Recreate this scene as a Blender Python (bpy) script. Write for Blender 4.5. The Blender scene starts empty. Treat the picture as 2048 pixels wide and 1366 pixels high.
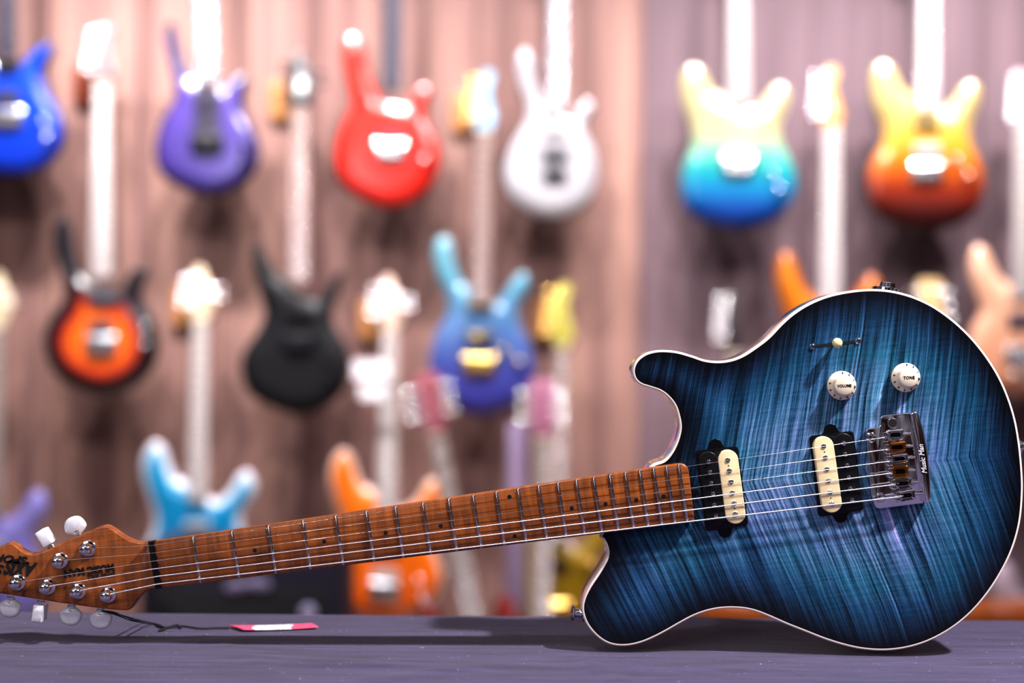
import bpy, math, random
from math import sin, cos, tan, pi, sqrt, radians
from mathutils import Vector, Matrix
from mathutils.geometry import delaunay_2d_cdt

random.seed(7)
SC = bpy.context.scene
COL = SC.collection

# ------------------------------------------------------------------ camera geometry
F = 2844.0                 # 50 mm lens on a 36 mm sensor, in photo pixels
CZ = 1.0192                # camera height above the floor
ROLL = radians(0.8)
D0 = 1.2367                # distance of the front guitar's top
TZ = 0.75                  # table top


def at(px, py, D):
    """world point seen at a photo pixel, at distance D in front of the camera"""
    ix, iy = px - 1024.0, py - 683.0
    X = ix * cos(ROLL) + iy * sin(ROLL)
    Y = -ix * sin(ROLL) + iy * cos(ROLL)
    return Vector((X / F * D, D, CZ - Y / F * D))


def on_table(px, py, z=TZ):
    ix, iy = px - 1024.0, py - 683.0
    X = ix * cos(ROLL) + iy * sin(ROLL)
    Y = -ix * sin(ROLL) + iy * cos(ROLL)
    D = (CZ - z) * F / Y
    return Vector((X / F * D, D, z))


# ------------------------------------------------------------------ materials
def new_mat(name):
    m = bpy.data.materials.new(name)
    m.use_nodes = True
    nt = m.node_tree
    return m, nt, nt.nodes['Principled BSDF']


def setp(b, **kw):
    names = dict(color='Base Color', rough='Roughness', metal='Metallic', coat='Coat Weight',
                 coat_rough='Coat Roughness', spec='Specular IOR Level', sheen='Sheen Weight',
                 trans='Transmission Weight', sss='Subsurface Weight', emit='Emission Strength', ecolor='Emission Color')
    for k, v in kw.items():
        s = b.inputs[names[k]]
        if k in ('color', 'ecolor'):
            s.default_value = (v[0], v[1], v[2], 1)
        else:
            s.default_value = v


def srgb(r, g, b):
    def f(c):
        c /= 255.0
        return c / 12.92 if c <= 0.04045 else ((c + 0.055) / 1.055) ** 2.4
    return (f(r), f(g), f(b))


def N(nt, kind, **props):
    n = nt.nodes.new(kind)
    for k, v in props.items():
        setattr(n, k, v)
    return n


def math_n(nt, op, a, b=None, clamp=False):
    n = N(nt, 'ShaderNodeMath', operation=op, use_clamp=clamp)
    for i, s in enumerate((a, b)):
        if s is None:
            continue
        if isinstance(s, (int, float)):
            n.inputs[i].default_value = s
        else:
            nt.links.new(s, n.inputs[i])
    return n.outputs[0]


def ramp_n(nt, fac, stops, interp='LINEAR'):
    r = N(nt, 'ShaderNodeValToRGB')
    r.color_ramp.interpolation = interp
    e = r.color_ramp.elements
    while len(e) < len(stops):
        e.new(0.5)
    for el, (p, c) in zip(e, stops):
        el.position = p
        el.color = (c[0], c[1], c[2], 1) if not isinstance(c, (int, float)) else (c, c, c, 1)
    nt.links.new(fac, r.inputs[0])
    return r.outputs[0]


def mix_n(nt, fac, a, b, mode='MIX'):
    m = N(nt, 'ShaderNodeMix', data_type='RGBA', blend_type=mode)
    for idx, s in ((0, fac), (6, a), (7, b)):
        if isinstance(s, (int, float)):
            m.inputs[idx].default_value = s
        elif isinstance(s, tuple):
            m.inputs[idx].default_value = (s[0], s[1], s[2], 1)
        else:
            nt.links.new(s, m.inputs[idx])
    return m.outputs[2]


def noise_n(nt, vec, scale=1.0, detail=3.0, rough=0.5, dist=0.0):
    n = N(nt, 'ShaderNodeTexNoise')
    n.inputs['Scale'].default_value = scale
    n.inputs['Detail'].default_value = detail
    n.inputs['Roughness'].default_value = rough
    n.inputs['Distortion'].default_value = dist
    nt.links.new(vec, n.inputs['Vector'])
    return n.outputs['Fac']


def objco(nt):
    return N(nt, 'ShaderNodeTexCoord').outputs['Object']


def dot_n(nt, vec, d):
    n = N(nt, 'ShaderNodeVectorMath', operation='DOT_PRODUCT')
    nt.links.new(vec, n.inputs[0])
    n.inputs[1].default_value = d
    return n.outputs['Value']


def comb_n(nt, x, y, z=0.0):
    n = N(nt, 'ShaderNodeCombineXYZ')
    for i, s in enumerate((x, y, z)):
        if isinstance(s, (int, float)):
            n.inputs[i].default_value = s
        else:
            nt.links.new(s, n.inputs[i])
    return n.outputs[0]


def bump_n(nt, bsdf, height, strength=0.2, distance=0.001):
    b = N(nt, 'ShaderNodeBump')
    b.inputs['Strength'].default_value = strength
    b.inputs['Distance'].default_value = distance
    nt.links.new(height, b.inputs['Height'])
    nt.links.new(b.outputs[0], bsdf.inputs['Normal'])


_plain = {}


def plain(name, color, rough=0.4, metal=0.0, coat=0.0, vary=0.06, **kw):
    """a procedural paint or metal: the colour with a little cloudy variation"""
    if name in _plain:
        return _plain[name]
    m, nt, b = new_mat(name)
    setp(b, rough=rough, metal=metal, coat=coat, **kw)
    n = noise_n(nt, objco(nt), 60.0, 2.0)
    c2 = tuple(c * (1 - vary * 2) for c in color)
    nt.links.new(ramp_n(nt, n, [(0.3, c2), (0.7, color)]), b.inputs['Base Color'])
    _plain[name] = m
    return m


CHROME = plain('chrome', (0.86, 0.85, 0.88), 0.07, 1.0, vary=0.01)
CHROME2 = plain('brushed steel', (0.8, 0.79, 0.83), 0.2, 1.0, vary=0.02)
NICKEL = plain('fret wire', (0.66, 0.63, 0.67), 0.16, 1.0, vary=0.02)
CHROME_ORANGE_REFL = plain('chrome with painted orange reflection', (0.75, 0.33, 0.08), 0.18, 1.0, vary=0.1)  # chrome whose orange reflections are put into the metal colour
GOLD = plain('gold plate', (0.95, 0.66, 0.22), 0.24, 1.0, vary=0.02)
WCHROME = plain('polished hardware', (0.9, 0.89, 0.92), 0.22, 1.0, vary=0.02)
BLACKW = plain('black hardware', (0.008, 0.008, 0.012), 0.35, coat=0.0, spec=0.3)
BLACK = plain('black plastic', (0.006, 0.0055, 0.008), 0.4, spec=0.3)
BLACKP = plain('black lacquer', (0.004, 0.004, 0.006), 0.3, spec=0.35)
INK = plain('black ink', (0.006, 0.005, 0.006), 0.5)
CREAM = plain('cream plastic', srgb(244, 222, 178), 0.42)
KNOBC = plain('aged white plastic', srgb(240, 226, 204), 0.38)
TIPC = plain('ivory switch tip', srgb(240, 222, 170), 0.3)
WHITEP = plain('white paper', srgb(236, 232, 238), 0.7)
HOLE = plain('dark hole', (0.003, 0.003, 0.004), 0.8)

# ------------------------------------------------------------------ mesh helpers


class G:
    def __init__(self):
        self.v, self.f, self.mi = [], [], []

    def add(self, v, f, mi=0):
        o = len(self.v)
        self.v += [tuple(p) for p in v]
        self.f += [tuple(i + o for i in q) for q in f]
        self.mi += [mi] * len(f)
        return self


def link(name, me, mats, parent=None):
    ob = bpy.data.objects.new(name, me)
    COL.objects.link(ob)
    for m in (mats if isinstance(mats, (list, tuple)) else [mats]):
        me.materials.append(m)
    if parent is not None:
        ob.parent = parent
    return ob


def build(name, g, mats, parent=None, smooth=35, attrs=None):
    me = bpy.data.meshes.new(name)
    me.from_pydata(g.v, [], g.f)
    me.validate(clean_customdata=False)
    me.update()
    if len(me.polygons) == len(g.mi):
        me.polygons.foreach_set('material_index', g.mi)
    if smooth:
        me.polygons.foreach_set('use_smooth', [True] * len(me.polygons))
        me.set_sharp_from_angle(angle=radians(smooth))
    if attrs:
        for k, vals in attrs.items():
            a = me.attributes.new(k, 'FLOAT', 'POINT')
            a.data.foreach_set('value', vals)
    return link(name, me, mats, parent)


def tag(o, label=None, cat=None, group=None, kind=None):
    if label: o['label'] = label
    if cat: o['category'] = cat
    if group: o['group'] = group
    if kind: o['kind'] = kind
    return o


def empty(name, loc, label, cat, group=None):
    o = bpy.data.objects.new(name, None)
    o.empty_display_size = 0.03
    COL.objects.link(o)
    o.location = loc
    return tag(o, label, cat, group)


def spline(pts, n=6, closed=True):
    out = []
    L = len(pts)
    rng = range(L) if closed else range(L - 1)
    for i in rng:
        if closed:
            p0, p1, p2, p3 = pts[i - 1], pts[i], pts[(i + 1) % L], pts[(i + 2) % L]
        else:
            p0, p1, p2, p3 = pts[max(i - 1, 0)], pts[i], pts[i + 1], pts[min(i + 2, L - 1)]
        for k in range(n):
            t = k / n
            out.append(tuple(0.5 * (2 * b + (c - a) * t + (2 * a - 5 * b + 4 * c - d) * t * t + (3 * b - a - 3 * c + d) * t ** 3)
                             for a, b, c, d in zip(p0, p1, p2, p3)))
    if not closed:
        out.append(tuple(pts[-1]))
    return out


def area2(p):
    return sum(p[i - 1][0] * p[i][1] - p[i][0] * p[i - 1][1] for i in range(len(p)))


def inset(poly, d):
    """offset a counter-clockwise polygon inwards"""
    n = len(poly)
    out = []
    for i in range(n):
        a, b, c = Vector(poly[i - 1]), Vector(poly[i]), Vector(poly[(i + 1) % n])
        e1, e2 = (b - a), (c - b)
        if e1.length < 1e-9: e1 = e2
        if e2.length < 1e-9: e2 = e1
        e1 = e1.normalized(); e2 = e2.normalized()
        n1 = Vector((-e1.y, e1.x)); n2 = Vector((-e2.y, e2.x))
        m = n1 + n2
        if m.length < 1e-6:
            m = n1
        m.normalize()
        k = max(m.dot(n1), 0.45)
        out.append(tuple(b + m * (d / k)))
    return out


def slab(g, poly, prof, mi=0, side_mi=None, cap_front=True, cap_back=True):
    """poly: (x, z) outline; prof: list of (inset, y) from front to back"""
    poly = [tuple(p[:2]) for p in poly]
    if area2(poly) < 0:
        poly = poly[::-1]
    n = len(poly)
    v, f, ms = [], [], []
    for k, (d, y) in enumerate(prof):
        ring = inset(poly, d) if abs(d) > 1e-9 else poly
        v += [(p[0], y, p[1]) for p in ring]
    for k in range(len(prof) - 1):
        for i in range(n):
            j = (i + 1) % n
            f.append((k * n + i, (k + 1) * n + i, (k + 1) * n + j, k * n + j))
            ms.append(mi if side_mi is None or k < side_mi[0] else side_mi[1])
    # front looks along -y: counter-clockwise in (x, z) has its normal towards -y
    if cap_front:
        f.append(tuple(range(n))); ms.append(mi)
    if cap_back:
        f.append(tuple((len(prof) - 1) * n + i for i in range(n))[::-1]); ms.append(mi if side_mi is None else side_mi[1])
    o = len(g.v)
    g.v += v
    g.f += [tuple(i + o for i in q) for q in f]
    g.mi += ms
    return g


def bev(y0, y1, r, seg=3, back=True):
    """front-to-back profile with rounded rims"""
    p = [(r * (1 - sin(a)), y0 + r * (1 - cos(a))) for a in [i * pi / 2 / seg for i in range(seg + 1)]]
    if back:
        p += [(r * (1 - cos(a)), y1 - r * (1 - sin(a))) for a in [i * pi / 2 / seg for i in range(seg + 1)]]
    else:
        p += [(0, y1)]
    return p


def circle(cx, cz, r, n=24):
    return [(cx + r * cos(2 * pi * i / n), cz + r * sin(2 * pi * i / n)) for i in range(n)]


def capsule(a, b, r, n=10):
    a, b = Vector(a), Vector(b)
    d = (b - a).normalized()
    ang = math.atan2(d.y, d.x)
    out = []
    for c, s in ((b, -pi / 2), (a, pi / 2)):
        for i in range(n + 1):
            t = ang + s + pi * i / n
            out.append((c.x + r * cos(t), c.y + r * sin(t)))
    return out


def rounded(poly, r, n=4):
    out = []
    L = len(poly)
    for i in range(L):
        a, b, c = Vector(poly[i - 1]), Vector(poly[i]), Vector(poly[(i + 1) % L])
        u, w = (a - b), (c - b)
        rr = min(r, u.length * 0.45, w.length * 0.45)
        p, q = b + u.normalized() * rr, b + w.normalized() * rr
        for k in range(n + 1):
            t = k / n
            out.append(tuple((1 - t) ** 2 * p + 2 * t * (1 - t) * b + t * t * q))
    return out


def frame_of(d):
    d = Vector(d).normalized()
    up = Vector((0, 0, 1)) if abs(d.z) < 0.9 else Vector((1, 0, 0))
    x = d.cross(up).normalized()
    return x, x.cross(d).normalized(), d


def lathe(g, origin, axis, prof, n=24, mi=0):
    """prof: list of (radius, height along axis)"""
    o = Vector(origin)
    x, y, d = frame_of(axis)
    v, f = [], []
    for r, h in prof:
        for i in range(n):
            a = 2 * pi * i / n
            v.append(o + d * h + (x * cos(a) + y * sin(a)) * max(r, 1e-6))
    for k in range(len(prof) - 1):
        for i in range(n):
            j = (i + 1) % n
            f.append((k * n + i, k * n + j, (k + 1) * n + j, (k + 1) * n + i))
    f.append(tuple(range(n))[::-1])
    f.append(tuple((len(prof) - 1) * n + i for i in range(n)))
    return g.add(v, f, mi)


def tube(g, pts, r, n=8, mi=0):
    v, f = [], []
    P = [Vector(p) for p in pts]
    for k, p in enumerate(P):
        d = P[min(k + 1, len(P) - 1)] - P[max(k - 1, 0)]
        x, y, _ = frame_of(d)
        for i in range(n):
            a = 2 * pi * i / n
            v.append(p + (x * cos(a) + y * sin(a)) * r)
    for k in range(len(P) - 1):
        for i in range(n):
            j = (i + 1) % n
            f.append((k * n + i, k * n + j, (k + 1) * n + j, (k + 1) * n + i))
    f.append(tuple(range(n))[::-1]); f.append(tuple((len(P) - 1) * n + i for i in range(n)))
    return g.add(v, f, mi)


def box(g, c, s, mi=0):
    x, y, z = c
    a, b, h = s[0] / 2, s[1] / 2, s[2] / 2
    v = [(x + i * a, y + j * b, z + k * h) for i in (-1, 1) for j in (-1, 1) for k in (-1, 1)]
    f = [(0, 1, 3, 2), (4, 6, 7, 5), (0, 4, 5, 1), (2, 3, 7, 6), (0, 2, 6, 4), (1, 5, 7, 3)]
    return g.add(v, f, mi)


def seg_dist(p, poly):
    best = 1e9
    n = len(poly)
    px, py = p
    for i in range(n):
        ax, ay = poly[i - 1]; bx, by = poly[i]
        dx, dy = bx - ax, by - ay
        l = dx * dx + dy * dy
        t = 0 if l == 0 else max(0, min(1, ((px - ax) * dx + (py - ay) * dy) / l))
        qx, qy = ax + t * dx - px, ay + t * dy - py
        q = qx * qx + qy * qy
        if q < best: best = q
    return sqrt(best)


def inside(p, poly):
    x, y = p
    c = False
    n = len(poly)
    for i in range(n):
        x1, y1 = poly[i - 1]; x2, y2 = poly[i]
        if (y1 > y) != (y2 > y) and x < (x2 - x1) * (y - y1) / (y2 - y1) + x1:
            c = not c
    return c


def carve(e, h=0.0085, c=0.042):
    """how far a carved face falls away at distance e from its rim"""
    return h * (1 - min(e, c) / c) ** 2


def top_face(g, poly, y, step, mi=0, shape=None):
    """triangulated flat face with inner points; returns distance to the rim for each new vertex"""
    poly = [tuple(p[:2]) for p in poly]
    if area2(poly) < 0: poly = poly[::-1]
    xs = [p[0] for p in poly]; zs = [p[1] for p in poly]
    pts = [Vector(p) for p in poly]
    x = min(xs)
    row = 0
    z = min(zs)
    while z < max(zs):
        x = min(xs) + (step / 2 if row % 2 else 0)
        while x < max(xs):
            if inside((x, z), poly) and seg_dist((x, z), poly) > step * 0.6:
                pts.append(Vector((x, z)))
            x += step
        z += step * 0.87
        row += 1
    n = len(poly)
    r = delaunay_2d_cdt(pts, [], [list(range(n))], 1, 1e-7)
    ed = [seg_dist((p.x, p.y), poly) for p in r[0]]
    vs = [(p.x, y if shape is None else y + shape(p.x, p.y, e), p.y) for p, e in zip(r[0], ed)]
    fs = []
    for t in r[2]:
        a, b, c = [r[0][i] for i in t[:3]]
        if (b - a).cross(c - a) < 0:
            t = t[::-1]
        fs.append(tuple(t))
    g.add(vs, fs, mi)
    return ed


def text_mesh(name, s, size, origin, ang, mat, parent, shear=0.0, bold=0.0, depth=0.00015, sx=1.0, spacing=1.0):
    """flat lettering facing the camera side (-y), baseline direction at angle ang in the xz plane, centred on origin"""
    cu = bpy.data.curves.new(name, 'FONT')
    cu.body = s
    cu.size = size
    cu.shear = shear
    cu.offset = bold
    cu.extrude = depth
    cu.align_x = 'CENTER'; cu.align_y = 'CENTER'
    cu.space_character = spacing
    cu.resolution_u = 4
    t = bpy.data.objects.new('tmp', cu)
    COL.objects.link(t)
    dg = bpy.context.evaluated_depsgraph_get()
    me = bpy.data.meshes.new_from_object(t.evaluated_get(dg))
    bpy.data.objects.remove(t); bpy.data.curves.remove(cu)
    M = Matrix(((cos(ang), -sin(ang), 0, origin[0]), (0, 0, -1, origin[1]), (sin(ang), cos(ang), 0, origin[2]), (0, 0, 0, 1)))
    me.transform(M @ Matrix.Diagonal((sx, 1, 1, 1)))
    me.materials.clear()
    me.name = name
    return link(name, me, mat, parent)


# ------------------------------------------------------------------ wood and cloth materials
def wood_mat(name, c_dark, c_light, e_u, fine=500.0, flame=90.0, flame_amt=0.35, rough=0.35, coat=0.15, bump=0.05):
    m, nt, b = new_mat(name)
    co = objco(nt)
    e_v = (-e_u[2], 0, e_u[0])
    u = dot_n(nt, co, e_u); v = dot_n(nt, co, e_v); w = dot_n(nt, co, (0, 1, 0))
    grain = noise_n(nt, comb_n(nt, math_n(nt, 'MULTIPLY', u, 9.0), math_n(nt, 'MULTIPLY', v, fine), math_n(nt, 'MULTIPLY', w, 100.0)), 1.0, 4.0, 0.65)
    big = noise_n(nt, comb_n(nt, math_n(nt, 'MULTIPLY', u, 6.0), math_n(nt, 'MULTIPLY', v, 60.0), w), 1.0, 3.0, 0.6)
    fl = noise_n(nt, comb_n(nt, math_n(nt, 'MULTIPLY', u, flame), math_n(nt, 'MULTIPLY', v, 18.0), w), 1.0, 3.0, 0.55, 0.4)
    s = math_n(nt, 'ADD', math_n(nt, 'MULTIPLY', grain, 0.45), math_n(nt, 'MULTIPLY', big, 0.55))
    s = math_n(nt, 'ADD', math_n(nt, 'MULTIPLY', s, 1 - flame_amt), math_n(nt, 'MULTIPLY', fl, flame_amt))
    col = ramp_n(nt, s, [(0.33, c_dark), (0.66, c_light)])
    nt.links.new(col, b.inputs['Base Color'])
    setp(b, rough=rough, coat=coat, coat_rough=0.12)
    bump_n(nt, b, grain, bump, 0.0003)
    return m


AL = radians(7.6)
EU = (cos(AL), 0, sin(AL))
MAPLE = wood_mat('roasted figured maple', srgb(74, 32, 10), srgb(184, 106, 46), EU, flame=170.0, flame_amt=0.38)
PEGM = None
NATURAL = plain('clear coated pale wood', srgb(214, 186, 176), 0.12, coat=1.0, vary=0.15, coat_rough=0.03)
BINDING = plain('cream binding', srgb(250, 236, 226), 0.3, coat=0.4, vary=0.03)


def flame_mat(p0):
    m, nt, b = new_mat('blue flame maple burst')
    co = objco(nt)
    sub = N(nt, 'ShaderNodeVectorMath', operation='SUBTRACT')
    nt.links.new(co, sub.inputs[0]); sub.inputs[1].default_value = p0
    q = sub.outputs[0]
    ev = (-EU[2], 0, EU[0])
    u = dot_n(nt, q, EU); v = dot_n(nt, q, ev)
    av = math_n(nt, 'ABSOLUTE', v)
    # bookmatched figure: the stripes lean away from the centre seam, and fan a little along the body
    lean = math_n(nt, 'MULTIPLY', av, math_n(nt, 'SUBTRACT', 0.34, math_n(nt, 'MULTIPLY', math_n(nt, 'ADD', u, 0.09), 0.45)))
    wob = noise_n(nt, comb_n(nt, math_n(nt, 'MULTIPLY', u, 9.0), math_n(nt, 'MULTIPLY', av, 14.0), 3.3), 1.0, 2.0)
    ph = math_n(nt, 'ADD', math_n(nt, 'SUBTRACT', u, lean), math_n(nt, 'MULTIPLY', math_n(nt, 'SUBTRACT', wob, 0.5), 0.006))
    n1 = noise_n(nt, comb_n(nt, math_n(nt, 'MULTIPLY', ph, 230.0), math_n(nt, 'MULTIPLY', av, 5.0), 0.0), 1.0, 4.0, 0.66)
    n2 = noise_n(nt, comb_n(nt, math_n(nt, 'MULTIPLY', ph, 620.0), math_n(nt, 'MULTIPLY', av, 10.0), 7.0), 1.0, 3.0, 0.6)
    gr = noise_n(nt, comb_n(nt, math_n(nt, 'MULTIPLY', u, 25.0), math_n(nt, 'MULTIPLY', v, 420.0), 5.0), 1.0, 3.0, 0.6)
    n3 = noise_n(nt, comb_n(nt, math_n(nt, 'MULTIPLY', u, 1500.0), math_n(nt, 'MULTIPLY', v, 500.0), 2.0), 1.0, 2.0, 0.6)
    s = math_n(nt, 'ADD', math_n(nt, 'MULTIPLY', n1, 0.52), math_n(nt, 'MULTIPLY', n2, 0.34))
    s = math_n(nt, 'ADD', s, math_n(nt, 'MULTIPLY', gr, 0.11))
    s = math_n(nt, 'ADD', s, math_n(nt, 'MULTIPLY', n3, 0.10))
    figure = ramp_n(nt, s, [(0.39, srgb(4, 16, 26)), (0.455, srgb(20, 58, 82)), (0.52, srgb(66, 106, 136)),
                            (0.60, srgb(118, 142, 178)), (0.71, srgb(186, 194, 222))])
    # sharp dark lines of the figure
    n4 = noise_n(nt, comb_n(nt, math_n(nt, 'MULTIPLY', ph, 420.0), math_n(nt, 'MULTIPLY', av, 7.0), 11.0), 1.0, 2.0, 0.5)
    lines = ramp_n(nt, n4, [(0.34, (0.26, 0.34, 0.40)), (0.47, (1.0, 1.0, 1.0))])
    figure = mix_n(nt, 1.0, figure, lines, 'MULTIPLY')
    # teal and violet clouds in the dye
    cl = noise_n(nt, q, 16.0, 3.0, 0.6, 0.3)
    tint = ramp_n(nt, cl, [(0.33, (0.62, 1.06, 1.0)), (0.48, (1.0, 1.0, 1.02)), (0.66, (1.16, 0.96, 1.12))])
    figure = mix_n(nt, 1.0, figure, tint, 'MULTIPLY')
    at_ = N(nt, 'ShaderNodeAttribute', attribute_name='edge')
    e = math_n(nt, 'ADD', at_.outputs['Fac'], math_n(nt, 'MULTIPLY', math_n(nt, 'SUBTRACT', n1, 0.5), 0.02))
    mid = ramp_n(nt, math_n(nt, 'MULTIPLY', e, 8.0), [(0.0, (0.006, 0.008, 0.016)), (0.035, (0.012, 0.02, 0.035)), (0.11, (0.05, 0.12, 0.17)), (0.26, (0.14, 0.42, 0.52)),
                                                      (0.45, (0.46, 0.84, 0.88)), (0.75, (1.55, 1.40, 1.40))])
    col = mix_n(nt, 1.0, figure, mid, 'MULTIPLY')
    nt.links.new(col, b.inputs['Base Color'])
    setp(b, rough=0.45, coat=0.6, coat_rough=0.05, spec=0.2)
    return m


def cloth_mat():
    m, nt, b = new_mat('dark violet grey table cloth')
    co = objco(nt)
    x = dot_n(nt, co, (1, 0, 0)); y = dot_n(nt, co, (0, 1, 0)); z = dot_n(nt, co, (0, 0, 1))
    weave = noise_n(nt, comb_n(nt, math_n(nt, 'MULTIPLY', x, 1400.0), math_n(nt, 'MULTIPLY', y, 900.0), math_n(nt, 'MULTIPLY', z, 900.0)), 1.0, 2.0, 0.7)
    slub = noise_n(nt, comb_n(nt, math_n(nt, 'MULTIPLY', x, 14.0), math_n(nt, 'MULTIPLY', y, 160.0), math_n(nt, 'MULTIPLY', z, 50.0)), 1.0, 4.0, 0.6)
    s = math_n(nt, 'ADD', math_n(nt, 'MULTIPLY', weave, 0.5), math_n(nt, 'MULTIPLY', slub, 0.5))
    col = ramp_n(nt, s, [(0.3, srgb(26, 23, 38)), (0.7, srgb(88, 77, 116))])
    sp = noise_n(nt, co, 330.0, 1.0, 0.4)
    speck = ramp_n(nt, sp, [(0.785, 0.0), (0.80, 1.0)])
    col = mix_n(nt, speck, col, srgb(205, 198, 222))
    nt.links.new(col, b.inputs['Base Color'])
    setp(b, rough=0.8, sheen=0.25, spec=0.25)
    bump_n(nt, b, s, 0.5, 0.0012)
    return m


def wall_mat():
    m, nt, b = new_mat('brown wood plank wall')
    co = objco(nt)
    x = dot_n(nt, co, (1, 0, 0)); z = dot_n(nt, co, (0, 0, 1))
    st = noise_n(nt, comb_n(nt, math_n(nt, 'MULTIPLY', x, 11.0), math_n(nt, 'MULTIPLY', z, 0.45), 1.0), 1.0, 3.0, 0.6)
    gr = noise_n(nt, comb_n(nt, math_n(nt, 'MULTIPLY', x, 120.0), math_n(nt, 'MULTIPLY', z, 2.5), 4.0), 1.0, 4.0, 0.6)
    s = math_n(nt, 'ADD', math_n(nt, 'MULTIPLY', st, 0.7), math_n(nt, 'MULTIPLY', gr, 0.3))
    warm = ramp_n(nt, s, [(0.32, srgb(98, 70, 68)), (0.5, srgb(134, 104, 99)), (0.68, srgb(166, 132, 120))])
    cool = ramp_n(nt, s, [(0.32, srgb(96, 78, 84)), (0.5, srgb(114, 95, 102)), (0.68, srgb(132, 110, 116))])
    side = math_n(nt, 'GREATER_THAN', x, 0.365)
    col = mix_n(nt, side, warm, cool)
    # board joints
    fr = math_n(nt, 'FRACT', math_n(nt, 'MULTIPLY', math_n(nt, 'ADD', x, 0.115), 1.0 / 0.24))
    joint = math_n(nt, 'LESS_THAN', fr, 0.022)
    col = mix_n(nt, math_n(nt, 'MULTIPLY', joint, 0.8), col, srgb(60, 38, 34))
    nt.links.new(col, b.inputs['Base Color'])
    setp(b, rough=0.6, spec=0.3)
    bump_n(nt, b, gr, 0.15, 0.001)
    return m


def body_mat(name, stops, burst=None, burst_w=0.05, burst_hard=0.25, rough=0.35, coat=1.0, figure=0.12, metal=0.0, k=0.58):
    """finish of a hanging guitar: colour down the body, optional burst towards the rim"""
    k_ = k
    m, nt, b = new_mat(name)
    va = N(nt, 'ShaderNodeAttribute', attribute_name='rise').outputs['Fac']
    col = ramp_n(nt, va, stops)
    co = objco(nt)
    fig = noise_n(nt, comb_n(nt, math_n(nt, 'MULTIPLY', dot_n(nt, co, (1, 0, 0)), 14.0), math_n(nt, 'MULTIPLY', dot_n(nt, co, (0, 0, 1)), 130.0), 0.0), 1.0, 3.0)
    col = mix_n(nt, figure, col, mix_n(nt, 1.0, col, ramp_n(nt, fig, [(0.3, 0.25), (0.7, 1.0)]), 'MULTIPLY'))
    if burst is not None:
        e = N(nt, 'ShaderNodeAttribute', attribute_name='edge').outputs['Fac']
        t = math_n(nt, 'DIVIDE', e, burst_w, True)
        c2 = burst if isinstance(burst, list) else [(burst_hard, (*burst, 1.0)), (1.0, (*burst, 0.0))]
        r = N(nt, 'ShaderNodeValToRGB')
        el = r.color_ramp.elements
        while len(el) < len(c2): el.new(0.5)
        for k, (p, c) in zip(el, c2):
            k.position = p; k.color = c
        nt.links.new(t, r.inputs[0])
        col = mix_n(nt, r.outputs['Alpha'], col, r.outputs['Color'])
    nt.links.new(col, b.inputs['Base Color'])
    col = mix_n(nt, 1.0, col, (k_, k_, k_), 'MULTIPLY')
    nt.links.new(col, b.inputs['Base Color'])
    setp(b, rough=rough, coat=coat, coat_rough=0.17, metal=metal)
    b.inputs['Coat IOR'].default_value = 1.75
    return m


# ------------------------------------------------------------------ the setting
WALL_D = 4.06


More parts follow.
